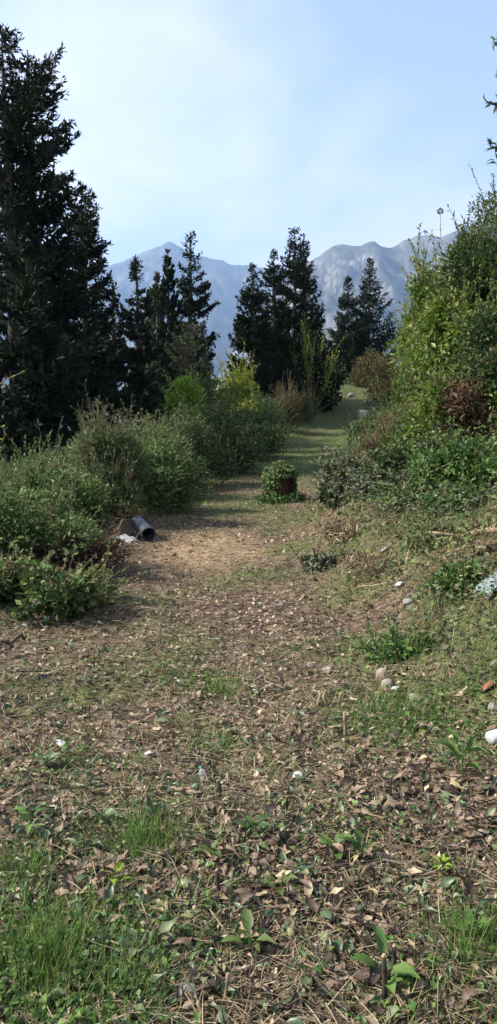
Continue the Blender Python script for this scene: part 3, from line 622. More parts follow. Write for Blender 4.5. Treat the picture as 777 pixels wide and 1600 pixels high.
def right_field(x, y):
    xl, xr = path_edges(y); d = x-xr; wob = (fbm(y*.7, x*.2, 171, 3)-.5)*1.2
    return sstep(.7, 3.2, d+wob)*sstep(7.0, 4.0, d)*sstep(6.8, 9.5, y)*(.10+1.5*np.clip(fbm(x*.8, y*.8, 173, 4)-.25, 0, 1)) + 1.3*sstep(.0, .7, d+wob*.6)*sstep(5., 3., d)*sstep(3.4, 5, y)*1.6*np.clip(fbm(x*1.3+5, y*1.3, 177, 4)-.40, 0, .22)
thicket("bramble_undergrowth", "tangled green and brown bramble undergrowth along the left path edge", 150000, left_field, 160, (-7, 6), (5.6, 44), .042)
thicket("bank_undergrowth", "tangled weeds and dead stems between shrubs on the right bank", 190000, right_field, 170, (.4, 11), (3.4, 40), .040)
shrub("elm_shrub", "yellow-green leafy shrub in the middle of the right thicket", P_(705, 12.4), 12.5, .8, .7, 2.8, 11000, .06, 'olivebush', 221, group=RG, shoots=60, shape='tall', up=.9, brad=(.15, .28))
shrub("elm_shrub", "green creeper trailing over the rusty bracken at right", P_(700, 9.6), 9.9, .5, .45, 1.1, 5200, .05, 'bright', 222, group=RG, shoots=50, shape='tall')
# bay laurel just outside the frame, its sprigs reaching in at the upper right
def bay_tree():
    rng = np.random.default_rng(77); x, y = 2.75, 5.2; z0 = hz1(x, y)-.05
    root = empty("bay_tree", (x, y, z0), "dark bay laurel sprigs hanging in at the upper right edge", "tree")
    tr, cr = MB(), MB()
    tt = np.linspace(0, 1, 6); ax = np.stack([-.25*tt**2, .1*tt, tt*5.2], 1); tube(tr, ax, .06*(1-tt)+.012, 7)
    targets = [at(760, 160, 5.0), at(772, 66, 5.1), at(766, 228, 4.9), at(778, 250, 5.0), at(782, 120, 5.0), at(790, 195, 4.8)]
    for q in range(34):
        if q < len(targets): tip = targets[q]-np.array([x, y, z0])
        else:
            a = rng.uniform(-1.9, 1.9); r = rng.uniform(.4, .85); tip = np.array([.1+r*math.cos(a)*.9, r*math.sin(a)*1.1, rng.uniform(2.2, 5.6)])
        b0 = np.array([np.interp(tip[2]-.5, ax[:, 2], ax[:, 0]), np.interp(tip[2]-.5, ax[:, 2], ax[:, 1]), np.clip(tip[2]-.5, .5, 5.0)])
        s = np.linspace(0, 1, 6)[:, None]; pts = b0+(tip-b0)*s+np.array([0, 0, .12])*np.sin(s*math.pi)
        tube(tr, pts, np.linspace(.014, .003, 6), 4, cap=False)
        n = 40; ss = .6+.4*rng.uniform(0, 1, n)**.7
        pp = np.stack([np.interp(ss, s[:, 0], pts[:, c]) for c in range(3)], 1)+rng.normal(0, .012, (n, 3))
        put(cr, LEAVES[0], pp, norm(tip-b0)*.8+rng.normal(0, .6, (n, 3)), rng.normal(0, .5, (n, 3))+np.array([0, 0, 1.]), rng.uniform(.040, .066, n), .019, rng.uniform(.1, .8, n))
    tr.build("trunk", M['bark'], root, smooth=True); cr.build("crown", M['laurel'], root)
bay_tree()

# tall seed-head stalks above the right shrubs
def seed_stalk(px, py, Y, label, seed, head=.04):
    rng = np.random.default_rng(seed); top = at(px, py, Y); x = top[0]; z0 = hz1(x, Y)
    root = empty("seed_stalk", (x, Y, z0), label, "seed stalk", "tall seed stalks above the bank"); a, b_ = MB(), MB()
    H = top[2]-z0; s = np.linspace(0, 1, 7); pts = np.stack([.06*np.sin(s*3), 0*s, s*H], 1); pts[-1, 0] = 0
    tube(a, pts, np.linspace(.012, .006, 7), 4)
    n = 70; d = norm(rng.normal(0, 1, (n, 3))); put(b_, KITE, pts[-1]+d*head*.5, d, rng.normal(0, 1, (n, 3)), head*.9, head*.35, rng.uniform(0, .6, n))
    for zq in H*rng.uniform(.5, .97, 16):
        lv = MB(); put(lv, KITE, np.array([[np.interp(zq, pts[:, 2], pts[:, 0]), 0, zq]]), rng.normal(0, .6, (1, 3))+np.array([0, 0, .5]), rng.normal(0, 1, (1, 3)), .075, .035, rng.random(1)); lv.build("leaf", M['bright'], root)
    for q in range(3):
        zz_ = H*rng.uniform(.55, .93); dd = norm(np.array([rng.normal(), rng.normal(), 1.2])); p0 = np.array([.02, 0, zz_]); p1 = p0+dd*.28
        tube(a, np.array([p0, (p0+p1)/2, p1]), .005, 3); d = norm(rng.normal(0, 1, (24, 3)))
        c_ = MB(); put(c_, KITE, p1+d*.012, d, rng.normal(0, 1, (24, 3)), .03, .014, rng.uniform(0, .6, 24)); c_.build("seed_head", M['hedge_dark'], root)
    a.build("stalk", M['drystem'], root, smooth=True); b_.build("seed_head", M['hedge_dark'], root)
seed_stalk(688, 330, 13, "thin bare stalk with round seed head above right shrubs", 5, .045)

# ------------------------------------------------------------------ stump with ivy
def stump():
    g = gh(438, 782); x, y = g[0], g[1]; z0 = hz1(x, y)-.03; rng = np.random.default_rng(9)
    root = empty("tree_stump", (x, y, z0), "ivy-covered reddish stump standing in the middle of the path", "stump")
    k = y/F; R = 15*k; H = 52*k
    mb = MB(); nz, na = 12, 28; zs = np.linspace(0, H, nz); an = np.arange(na)*2*math.pi/na
    A, Z = np.meshgrid(an, zs); rad = R*(1+.28*np.exp(-Z/(.18*H)))*(1+.10*np.sin(A*5+1)+.07*np.sin(A*9))+(fbm(np.cos(A)*4+5, Z*9+np.sin(A)*4, 2, 3)-.5)*.08
    V = np.stack([rad*np.cos(A), rad*np.sin(A), Z+.04*np.sin(A*3)*(Z > H*.9)], -1).reshape(-1, 3)
    i = np.arange(nz-1)[:, None]*na; j = np.arange(na)[None]; kk = (j+1) % na
    Q = np.stack([i+j, i+kk, i+na+kk, i+na+j], -1).reshape(-1, 4); V = np.vstack([V, [[0, 0, H*.97]]])
    mb.add(V, Q, [[(nz-1)*na+q, (nz-1)*na+(q+1) % na, len(V)-1] for q in range(na)]); mb.build("trunk", M['woodred'], root, smooth=True)
    iv = MB(); n = 5200; a = rng.uniform(0, 2*math.pi, n); z = H*rng.uniform(0, 1.05, n)
    bare = np.exp(-((np.angle(np.exp(1j*(a+math.radians(58))))/.8)**2))*(z < H*.78)*(z > H*.12)
    ok = rng.random(n) > bare*1.6; a, z = a[ok], z[ok]; n = len(a)
    r = R*(.95+.55*fbm(np.cos(a)*1.5+7, z*5+np.sin(a)*1.5, 4, 3)+.5*np.exp(-z/(.2*H)))+rng.uniform(0, .07, n)-.25*R*(z > H*.9)
    p = np.stack([r*np.cos(a), r*np.sin(a), z], 1); o = np.stack([np.cos(a), np.sin(a), .3+0*a], 1)
    put(iv, KITE, p, rng.normal(0, .6, (n, 3))+np.array([0, 0, -.4])+o*.5, o+rng.normal(0, .35, (n, 3)), rng.uniform(.035, .065, n), rng.uniform(.03, .055, n), rng.random(n))
    n = 1500; rr = R*1.12*np.sqrt(rng.random(n)); a = rng.uniform(0, 6.28, n); p = np.stack([rr*np.cos(a), rr*np.sin(a), H*(.92+.12*rng.random(n)+.25*(1-(rr/(R*1.15))**2)*fbm(np.cos(a)*rr/R*1.5+3, np.sin(a)*rr/R*1.5, 2, 2))], 1)
    put(iv, KITE, p, rng.normal(0, 1, (n, 3)), rng.normal(0, .4, (n, 3))+np.array([0, 0, 1.]), .05, .042, .3+.7*rng.random(n))
    n = 1500; rr = R*(1.2+1.5*rng.random(n)**1.5); a = rng.uniform(0, 6.28, n); px_, py_ = rr*np.cos(a), rr*np.sin(a)
    p = np.stack([px_, py_, hz(px_+x, py_+y)-z0+.02+.10*rng.random(n)], 1)
    put(iv, KITE, p, rng.normal(0, 1, (n, 3)), rng.normal(0, .4, (n, 3))+np.array([0, 0, 1.]), .05, .04, .5*rng.random(n))
    iv.build("ivy", M['hedge'], root)
stump()

# ------------------------------------------------------------------ pipe and rubbish
def pipe():
    f = gh(232, 846); k = f[1]/F; R = 11.2*k; x, y = f[0], f[1]
    root = empty("plastic_pipe", (x, y, hz1(x, y)), "short black plastic pipe lying open-ended by the left hedge", "pipe")
    d = norm(np.array([-.46, .93, .22])); L = .42; side = norm(np.cross(d, [0, 0, 1.])); upv = np.cross(side, d)
    c0 = np.array([0, 0, R*1.0])
    na = 28; an = np.arange(na)*2*math.pi/na; ring = side*np.cos(an)[:, None]+upv*np.sin(an)[:, None]
    def tubeshell(mb, r0, r1, s0, s1):
        V = []
        for r, s in ((r0, s0), (r0, s1), (r1, s1), (r1, s0)): V.append(c0+d*s+ring*r)
        V = np.concatenate(V); j = np.arange(na); kk = (j+1) % na; Q = []
        for q in range(4):
            n = (q+1) % 4; Q.append(np.stack([q*na+j, q*na+kk, n*na+kk, n*na+j], -1))
        mb.add(V, np.concatenate(Q)[:, ::-1])
    a = MB(); tubeshell(a, R, R*.90, .0, L); a.build("pipe_wall", M['blackplastic'], root, smooth=False)
    for s in (-.012, L*.9): b_ = MB(); tubeshell(b_, R*1.05, R*.905, s, s+.05); b_.build("rim", M['blackplastic'], root)
    c = MB(); V = np.vstack([c0+d*(L-.01)+ring*R*.93, [c0+d*(L-.01)]]); c.add(V, None, [[q, (q+1) % na, na] for q in range(na)]); c.build("end_wall", M['blackplastic'], root)
pipe()
def sheet(name, label, cat, px, py, w, d, h, mat, seed, group=None, rot=0., zoff=.0):
    """crumpled thin film or paper with thickness, lying on the ground"""
    g = gh(px, py); x, y = g[0], g[1]; z0 = hz1(x, y); n = 14; rng = np.random.default_rng(seed)
    u, v = np.meshgrid(np.linspace(-1, 1, n), np.linspace(-1, 1, n)); rr = np.hypot(u, v)
    out = 1-.25*fbm(u*1.5+seed, v*1.5, seed, 2)
    X = u*w*.5*out; Y = v*d*.5*out*(1-.2*u); c, s = math.cos(rot), math.sin(rot); X, Y = X*c-Y*s, X*s+Y*c
    Z = hz(x+X, y+Y)-z0+.012+zoff+h*(fbm(u*1.6+3, v*1.6+seed, seed, 3))*np.clip(1.15-rr*.8, .05, 1)
    top = np.stack([X, Y, Z], -1).reshape(-1, 3); bot = top-np.array([0, 0, .006])
    i = np.arange(n-1)[:, None]*n; j = np.arange(n-1)[None]; Q = np.stack([i+j, i+j+1, i+n+j+1, i+n+j], -1).reshape(-1, 4)
    e = list(range(n))+[k*n+n-1 for k in range(1, n)]+[(n-1)*n+k for k in range(n-2, -1, -1)]+[k*n for k in range(n-2, 0, -1)]
    S = [[e[k], n*n+e[k], n*n+e[(k+1) % len(e)], e[(k+1) % len(e)]] for k in range(len(e))]
    mb = MB(); mb.add(np.vstack([top, bot]), np.vstack([Q, Q[:, ::-1]+n*n, np.array(S)]))
    return tag(mb.build(name, M[mat], loc=(x, y, z0), smooth=True), label, cat, group)
sheet("plastic_sheet", "crumpled grey plastic sheet left of the black pipe", "plastic sheet", 196, 846, .34, .22, .14, 'greyfilm', 1, rot=-.6)
sheet("plastic_bag", "pale teal plastic bag half hidden in grass at the right edge", "plastic bag", 772, 922, .20, .20, .07, 'teal', 3, zoff=.035)
RUB = "scraps of white rubbish on the ground"
for i, (px, py, w, lab) in enumerate([(75, 969, .055, "white paper scrap beside the cut brush at the left"), (40, 981, .05, "small grey-white scrap at the left near the cut brush"),
        (95, 1167, .075, "white torn scrap lying on the path at lower left"), (232, 1184, .045, "small white scrap with pink edge left of path centre"),
        (624, 916, .07, "white folded scrap on the bank left of the teal bag"), (599, 863, .07, "white scrap on the upper bank by the ivy mound"),
        (465, 1218, .06, "white flat scrap among leaves near path centre"), (618, 1082, .05, "white pebble-like scrap beside the brown stones")]):
    sheet("paper_scrap", lab, "scrap", px, py, w*.95, w*.7, w*.22, 'paper', 20+i, RUB, rot=i*1.3, zoff=.012)
sheet("tile_shard", "orange terracotta shard on the green bank at the right edge", "shard", 762, 1078, .06, .05, .02, 'brick', 40, zoff=.01)
def bottle(name, label, px, py, L, R, d, mats, squash=1.0, zoff=0.0):
    g = gh(px, py); x, y = g[0], g[1]; z0 = hz1(x, y)
    root = empty(name, (x, y, z0), label, "bottle")
    prof = [(0, .0), (0, .75), (.03, .97), (.25, 1.0), (.28, .93), (.31, 1.0), (.50, .96), (.53, .88), (.56, .97), (.68, 1.0), (.78, .85), (.88, .42), (.90, .36), (.965, .36)]
    na = 18; an = np.arange(na)*2*math.pi/na; d = norm(np.array(d, float)); sd = norm(np.cross(d, [0, 0, 1.])); u = np.cross(sd, d)
    ring = sd*np.cos(an)[:, None]+u*np.sin(an)[:, None]*squash; c0 = np.array([0, 0, R*squash+.012+zoff])-d*L*.5
    def lathe(pr, nm, mat):
        V = np.concatenate([c0+d*s*L+ring*r*R for s, r in pr]); i = np.arange(len(pr)-1)[:, None]*na; j = np.arange(na)[None]; k = (j+1) % na
        mb = MB(); mb.add(V, np.stack([i+j, i+k, i+na+k, i+na+j], -1).reshape(-1, 4)); mb.build(nm, M[mat], root, smooth=True)
    lathe(prof, "bottle_body", mats[0]); lathe([(.905, .43), (1.0, .45), (1.008, .4), (1.008, 0)], "cap", mats[1])
bottle("plastic_bottle", "crumpled white plastic bottle lying at the right edge", 795, 1158, .22, .033, (.9, .35, .12), ('whiteplastic', 'whiteplastic'), .85)
bottle("plastic_bottle", "small clear bottle with teal cap standing in leaves", 318, 1222, .085, .016, (-.35, .3, 1.), ('clear', 'tealcap'), 1.0, zoff=.0)

# ------------------------------------------------------------------ stones
def stone(px, py, w, h, label, mat='rock', seed=0, name="stone", cat="stone", group="loose stones along the path", sink=.25):
    g = gh(px, py); x, y = g[0], g[1]; z0 = hz1(x, y); rng = np.random.default_rng(seed)
    nu, nv = 16, 11; u = np.arange(nu)*2*math.pi/nu; v = np.linspace(0, math.pi, nv); U, Vv = np.meshgrid(u, v)
    D = np.stack([np.sin(Vv)*np.cos(U), np.sin(Vv)*np.sin(U), np.cos(Vv)], -1).reshape(-1, 3)
    r = np.ones(len(D))
    for k in range(16):                                           # cut flat facets
        nrm = norm(rng.normal(0, 1, 3)); dd = D@nrm; lim = rng.uniform(.5, .85); r = np.where(dd*r > lim, lim/np.maximum(dd, 1e-3), r)
    r = r*(1+.10*(fbm(D[:, 0]*3+9, D[:, 1]*3+D[:, 2]*2, seed, 3)-.5))
    P = D*r[:, None]*np.array([w*.5, w*.42, h*.62]); a = rng.uniform(0, 6.28); P[:, 2] += h*(.42-sink)
    i = np.arange(nv-1)[:, None]*nu; j = np.arange(nu)[None]; k = (j+1) % nu
    mb = MB(); mb.add(P, np.stack([i+j, i+nu+j, i+nu+k, i+k], -1).reshape(-1, 4))
    return tag(mb.build(name, M[mat], loc=(x, y, z0), smooth=True), label, cat, group)
stone(568, 654, .85, .6, "pale grey boulder beside the path below the crest", 'rock', 1, "boulder", "boulder", "boulders at the crest")
stone(549, 620, .5, .35, "small pale rock at the path crest", 'rock', 2, "boulder", "boulder", "boulders at the crest")
stone(297, 1556, .07, .05, "rounded grey stone at the bottom edge of the path", 'rock', 3)
for i, (px, py, w, h, mt, lb) in enumerate([(598, 1058, .10, .08, 'rockbrown', "upper of two brown stones on the right path edge"), (606, 1076, .10, .07, 'rockbrown', "lower of two brown stones on the right path edge"),
        (648, 1094, .12, .05, 'rockbrown', "flat brown stone right of the two brown stones"), (512, 1048, .09, .04, 'rockbrown', "grey stone in the grass left of the brown stones"),
        (484, 1042, .10, .035, 'rockbrown', "low grey stone half sunk left of path stones"), (640, 942, .10, .06, 'rock', "square pale stone on the right bank"),
        (669, 1405, .030, .022, 'rock', "cream pebble among leaves at lower right"), (692, 1406, .035, .022, 'rock', "white pebble next to the cream pebble"),
        (770, 1108, .07, .05, 'rock', "pale stone at the right edge above the white bottle"), (632, 1408, .022, .018, 'cutwood', "round tan nut left of the cream pebble"),
        (697, 1300, .03, .02, 'rockbrown', "little brown stone on the litter at right"), (440, 945, .07, .04, 'rock', "small white stone at path centre in the distance"),
        (752, 862, .12, .08, 'rock', "pale stone on the bank under the dead branch"), (617, 975, .08, .05, 'rockbrown', "earthy stone on the lower right bank")]):
    stone(px, py, w, h, lb, mt, 50+i)

# ------------------------------------------------------------------ branches, cut stubs, seedlings
def branch(name, label, cat, pxs, rad, mat, lift=.03, forks=0, seed=0, group=None):
    rng = np.random.default_rng(seed); pts = np.array([gh(*p) for p in pxs]); pts[:, 2] = hz(pts[:, 0], pts[:, 1])+lift
    s0 = np.linspace(0, 1, len(pts)); s = np.linspace(0, 1, 9); pp = np.stack([np.interp(s, s0, pts[:, c]) for c in range(3)], 1)
    pp[1:-1] += rng.normal(0, rad*.8, (7, 3)); o = pp[0].copy(); mb = MB()
    tube(mb, pp-o, np.linspace(rad, rad*.55, 9), 6)
    for q in range(forks):
        k = rng.integers(2, 7); d = norm(norm(pp[-1]-pp[0])+rng.normal(0, .6, 3)+np.array([0, 0, .3])); ln = np.linalg.norm(pp[-1]-pp[0])*rng.uniform(.15, .35)
        tube(mb, np.array([pp[k]-o, pp[k]-o+d*ln*.5, pp[k]-o+d*ln+rng.normal(0, .01, 3)]), [rad*.5, rad*.4, rad*.25], 5)
    return tag(mb.build(name, M[mat], loc=o, smooth=True), label, cat, group)
BR = "dead branches on the ground"
branch("dead_branch", "grey dead branch lying on the bank at the right edge", "branch", [(800, 838), (740, 846), (690, 848)], .035, 'drystem', .05, 3, 1, BR)
branch("dead_branch", "dark branch end on the bank at the right edge", "branch", [(800, 858), (755, 870), (735, 872)], .03, 'stem', .04, 1, 2, BR)
branch("dead_branch", "pale forked branch at the bottom edge of the picture", "branch", [(225, 1596), (300, 1592), (345, 1578), (378, 1555)], .007, 'drystem', .012, 3, 3, BR)
branch("dead_branch", "long thin dark twig across the left part of the path", "branch", [(190, 1170), (250, 1160), (320, 1140)], .005, 'stem', .02, 2, 4, BR)
branch("dead_branch", "dark curved twig left of the teal capped bottle", "branch", [(205, 1205), (225, 1213), (260, 1222)], .006, 'stem', .04, 2, 5, BR)
branch("dead_branch", "broken log end at the far left edge of the path", "branch", [(-15, 1020), (15, 1010), (42, 1000)], .02, 'stem', .03, 0, 6, BR)
branch("dead_branch", "slender twig lying over the leaves at right", "branch", [(560, 1175), (640, 1182), (715, 1172)], .004, 'stem', .02, 1, 7, BR)
branch("dead_branch", "dry twig on the leaves below the path centre", "branch", [(395, 1420), (440, 1330), (470, 1310)], .004, 'drystem', .02, 2, 8, BR)
branch("dead_branch", "bent straw-coloured stalk right of the bottom stubs", "branch", [(590, 1525), (630, 1580), (640, 1598)], .004, 'drystem', .025, 0, 9, BR)
branch("dead_branch", "pale twig along the bottom edge right of centre", "branch", [(500, 1595), (545, 1580), (600, 1572)], .006, 'drystem', .012, 1, 10, BR)
branch("dead_branch", "white twig on the bank beside the folded scrap", "branch", [(560, 925), (595, 922), (640, 905)], .006, 'cutwood', .04, 0, 11, BR)
def stub(px, py, h, r, label, lean=(0, 0), dark=True, seed=0):
    g = gh(px, py); x, y = g[0], g[1]; z0 = hz1(x, y)-.01
    root = empty("cut_stub", (x, y, z0), label, "stub", "cut woody stubs"); s = np.linspace(0, 1, 5); rng = np.random.default_rng(seed)
    pts = np.stack([lean[0]*h*s, lean[1]*h*s, h*s], 1)+rng.normal(0, r*.25, (5, 3)); a = MB(); tube(a, pts, r*np.array([1.25, 1, 1, .95, .95]), 7)
    a.build("stem", M['stub' if dark else 'drystem'], root, smooth=True)
    b_ = MB(); t = norm(pts[-1]-pts[-2]); tube(b_, np.array([pts[-1]-t*.002, pts[-1]+t*r*.5+np.array([r*.3, 0, 0]), pts[-1]+t*r*1.1+np.array([r*.5, 0, 0])]), [r*.93, r*.75, r*.2], 7)
    b_.build("cut_face", M['cutwood'], root)
for i, (px, py, hp, rp, ln, dk, lb) in enumerate([(602, 1570, 85, 7, (-.06, 0), True, "thick dark cut stub with a sprout at the bottom right"), (612, 1530, 55, 6, (.05, .1), True, "second dark stub behind the sprouting stub"),
        (347, 1412, 60, 5, (-.15, 0), True, "tall dark cut stub below the path centre"), (346, 1255, 40, 4, (-.12, 0), True, "thin black stub right of the teal capped bottle"),
        (320, 1588, 30, 6, (-.3, 0), False, "short pale splintered stub on the bottom edge"), (350, 1575, 62, 4, (.10, 0), False, "pale yellow upright stalk near the bottom edge"),
        (541, 1150, 38, 4, (-.1, 0), False, "pale straw stalk right of path centre"), (529, 1106, 26, 4, (.1, 0), False, "pale cut stub, rightmost of the freshly cut cluster"),
        (497, 1104, 20, 4, (.1, 0), False, "pale cut stub at the left of the freshly cut cluster"), (511, 1102, 18, 4, (-.3, 0), False, "short pale stub in the freshly cut cluster"),
        (532, 1405, 35, 3, (.05, 0), True, "thin dark stub among leaves right of centre"), (610, 1255, 45, 3, (0, 0), True, "thin dark upright twig on the right litter"),
        (448, 1275, 34, 3, (0, 0), True, "thin dark stub in leaves below path centre"), (372, 1455, 30, 4, (.1, 0), True, "dark stub in the grass below the tall stub")]):
    k = gh(px, py)[1]/F*1.1; stub(px, py, hp*k, rp*k*.62, lb, ln, dk, 60+i)
def seedling(px, py, n, L, W, mat, label, seed, h=.10, spread=.9, tpl=0, group="young leafy plants on the path"):
    g = gh(px, py); x, y = g[0], g[1]; z0 = hz1(x, y); rng = np.random.default_rng(seed)
    root = empty("seedling", (x, y, z0), label, "plant", group); st = MB()
    for q in range(n):
        a = q*2.4+rng.normal(0, .3); s = (q+.6)/n; p0 = np.array([0, 0, h*s*.8]); d = norm(np.array([math.cos(a)*spread, math.sin(a)*spread, .55+rng.normal(0, .25)])); p1 = p0+d*L*.25
        tube(st, np.array([p0, (p0+p1)/2+[0, 0, .004], p1]), .0018, 3, cap=False)
        lf = MB(); put(lf, LEAVES[tpl], p1[None], (d+np.array([0, 0, -.1]))[None], np.array([[0, 0, 1.]])+rng.normal(0, .2, (1, 3)), np.array([L*rng.uniform(.75, 1.15)]), np.array([W*rng.uniform(.8, 1.1)]), rng.uniform(.35, .95, 1))
        lf.build("leaf", M[mat], root, smooth=True)
    tube(st, np.array([[0, 0, -.01], [0, 0, h*.5], [0, 0, h]]), [.004, .003, .002], 4); st.build("stem", M['weed'], root)
seedling(600, 1545, 7, .085, .045, 'weed', "green leafy sprout around the thick cut stub at bottom right", 1, .10)
seedling(176, 1382, 4, .05, .028, 'lime', "bright lime sprout of a few leaves at lower left", 2, .05)
seedling(722, 1215, 7, .12, .034, 'weed', "long-leaved green seedling on the right litter", 3, .16)
seedling(565, 1350, 7, .07, .04, 'laurel', "dark oval-leaved seedling right of centre", 4, .08)
seedling(525, 1340, 6, .065, .035, 'weed', "small green seedling left of the dark oval-leaved one", 5, .07)
seedling(738, 1470, 8, .06, .045, 'weed', "broad-leaved pale green seedling at the lower right edge", 6, .08)
seedling(690, 1365, 14, .035, .016, 'lime', "yellowish feathery sprig on the right litter", 7, .05)
seedling(160, 1290, 6, .06, .03, 'greenleaf', "dull green leafy sprout at left middle ground", 8, .06)
seedling(75, 1200, 9, .06, .04, 'greenleaf', "grey-green leaf rosette at the left of the path", 9, .05)
seedling(48, 1305, 5, .07, .03, 'weed', "upright green leaf sprout at the left edge", 10, .12, .4)
seedling(395, 1310, 9, .07, .036, 'laurel', "dark leafy cut laurel shoot below the teal capped bottle", 11, .07)
seedling(390, 1490, 8, .07, .036, 'laurel', "dark leafy laurel shoot near the bottom centre", 12, .07)
seedling(330, 1350, 6, .06, .032, 'laurel', "small dark laurel shoot beside the tall stub", 13, .06)
seedling(440, 1400, 6, .07, .032, 'laurel', "dark laurel leaves right of the tall stub", 14, .06)
seedling(215, 1495, 8, .06, .034, 'greenleaf', "dull green leafy patch at the bottom left", 15, .05)
def tuft(px, py, n, L, label, seed, rad=.10, tone=.35, lean=.5):
    g = gh(px, py); x, y = g[0], g[1]; z0 = hz1(x, y); rng = np.random.default_rng(seed); mb = MB()
    r = rad*rng.random(n)**.75*(.7+.6*vn(rng.random(n)*0+seed, rng.random(n), 3)); a = rng.uniform(0, 6.28, n); px_, py_ = r*np.cos(a), r*np.sin(a)
    P = np.stack([px_, py_, hz(px_+x, py_+y)-z0-.005], 1); D = np.stack([np.cos(a)*r/rad*lean, np.sin(a)*r/rad*lean, np.ones(n)], 1)+rng.normal(0, .45, (n, 3))*[1, 1, .3]
    Z = np.stack([-D[:, 0], -D[:, 1], .2+0*a], 1)+rng.normal(0, .2, (n, 3)); Z = -Z; Z[:, 2] = np.abs(Z[:, 2])
    l = L*rng.uniform(.4, 1.15, n)*(1.1-.45*r/rad); put(mb, BLADE, P, D, Z, l, rng.uniform(.0022, .004, n), np.clip(rng.normal(tone-.02, .27, n), 0, 1))
    return tag(mb.build("grass_tuft", M['grass'], loc=(x, y, z0)), label, "grass tuft", "large grass tufts")
for i, (px, py, n, L, rad, tone, lb) in enumerate([(70, 1515, 620, .19, .13, .35, "big rounded grass tuft at the bottom left corner"), (228, 1322, 480, .15, .13, .3, "dark green grass tuft at lower left, right of the lime sprout"),
        (45, 1370, 260, .12, .11, .4, "grass tuft at the left edge above the corner tuft"), (640, 1118, 420, .14, .17, .35, "green grass tuft right of the brown stones"),
        (345, 1088, 260, .11, .14, .5, "light grass tuft in the middle of the path"), (345, 1172, 230, .10, .10, .5, "yellow-green grass tuft above the teal capped bottle"),
        (735, 1500, 330, .17, .12, .35, "grass tuft at the bottom right corner"), (205, 1200, 160, .09, .09, .75, "yellowish dry grass tuft left of path centre"),
        (690, 945, 420, .15, .17, .5, "yellow-green grass tuft left of the teal bag"), (280, 1130, 150, .09, .09, .7, "thin yellow grass tuft left of the middle tuft"),
        (200, 1545, 280, .13, .11, .4, "grass tuft right of the bottom left corner tuft"), (135, 1150, 130, .08, .10, .85, "straw-coloured tuft above the white torn scrap")]):
    tuft(px, py, int(n*.8), L*.85, lb, 300+i, rad, tone, 1.2)
# arching bramble canes at the left edge
def cane(pts, label, seed):
    rng = np.random.default_rng(seed); pp = np.array([at(*p) for p in pts]); o = pp[0].copy(); o[2] = hz1(o[0], o[1]); pp = np.vstack([[o], pp])
    s0 = np.linspace(0, 1, len(pp)); s = np.linspace(0, 1, 24); q = np.stack([np.interp(s, s0, pp[:, c]) for c in range(3)], 1); k = np.array([.25, .5, .25])
    for _ in range(4): q[1:-1] = q[:-2]*.25+q[1:-1]*.5+q[2:]*.25
    root = empty("bramble_cane", o, label, "bramble", "arching canes at the left edge"); a = MB(); tube(a, q-o, np.linspace(.006, .002, 24), 4); a.build("stem", M['drystem'], root, smooth=True)
    
    for k2 in rng.integers(8, 24, 6):
        b_ = MB(); put(b_, LEAVES[0], (q[k2]-o)[None], rng.normal(0, .6, (1, 3)), rng.normal(0, .4, (1, 3))+np.array([0, 0, 1.]), .035, .02, rng.random(1)); b_.build("leaf", M['yellow'], root)
cane([(-40, 700, 5.5), (-18, 615, 5.5), (10, 592, 5.5), (40, 580, 5.5)], "thin arching cane against the dark tree at the left edge", 1)
cane([(-40, 720, 5.6), (-12, 665, 5.6), (6, 665, 5.6), (9, 680, 5.6), (2, 692, 5.6)], "curled pale cane loop at the left edge", 2)

# ------------------------------------------------------------------ ground litter (stuff) and the nearest leaves as pieces of the ground
RNG = np.random.default_rng(2024)
def sample(n, r0, r1, pw=1.0, amax=26):
    """n points in the ground wedge; density per area falls as r**-pw beyond 2 m"""
    rr = np.linspace(r0, r1, 600); pdf = rr*np.maximum(rr, 2.0)**(-pw); c = np.cumsum(pdf); c /= c[-1]
    r = np.interp(RNG.random(n), c, rr); a = np.radians(RNG.uniform(-amax, amax, n))
    x, y = r*np.sin(a), r*np.cos(a); return x, y, r
def flatdirs(n, tilt=.2):
    a = RNG.uniform(0, 2*math.pi, n); X = np.stack([np.cos(a), np.sin(a), RNG.normal(0, tilt, n)], 1); Z = np.stack([RNG.normal(0, tilt, n), RNG.normal(0, tilt, n), np.ones(n)], 1); return X, Z
def on_ground(x, y, lift): return np.stack([x, y, hz(x, y)+lift], 1)
def leafpatch(x, y):
    xl, xr = path_edges(y)
    a = sstep(5.5, 2.2, y)*(.35+.65*sstep(-.9, .2, x)); return np.clip((a*np.clip(fbm(x*1.6, y*1.6, 61, 4)*3.4-.95, .06, 1.3)+.06)*(.38+.62*sstep(1.8, 2.5, y)), 0, 1)
def offtuft(g): return g
# dead brown leaves
mb = MB(); x, y, r = sample(24000, 1.3, 11, 1.5); ok = RNG.random(len(x)) < leafpatch(x, y)*(1.05-.7*green(x, y)); x, y, r = x[ok], y[ok], r[ok]; n = len(x)
X, Z = flatdirs(n, .42); w = RNG.integers(0, 4, n); L = np.clip(RNG.lognormal(-3.32, .42, n), .012, .08); P = on_ground(x, y, RNG.uniform(.006, .04, n)); vv = np.clip(RNG.normal(.54, .25, n), 0, 1)
near = np.argsort(r)[:0]
big = np.argsort(-(L/r))[:170]; isbig = np.zeros(n, bool); isbig[big] = True
for t in range(4):
    m = (w == t) & ~isbig; put(mb, LEAVES[t], P[m], X[m], Z[m], L[m], L[m]*RNG.uniform(.38, .6, m.sum()), vv[m])
tag(mb.build("leaf_litter", M['deadleaf'], smooth=True), "brown fallen leaves littering the path", "leaf litter", kind="stuff")
piece_specs = [('deadleaf', P[big], L[big])]
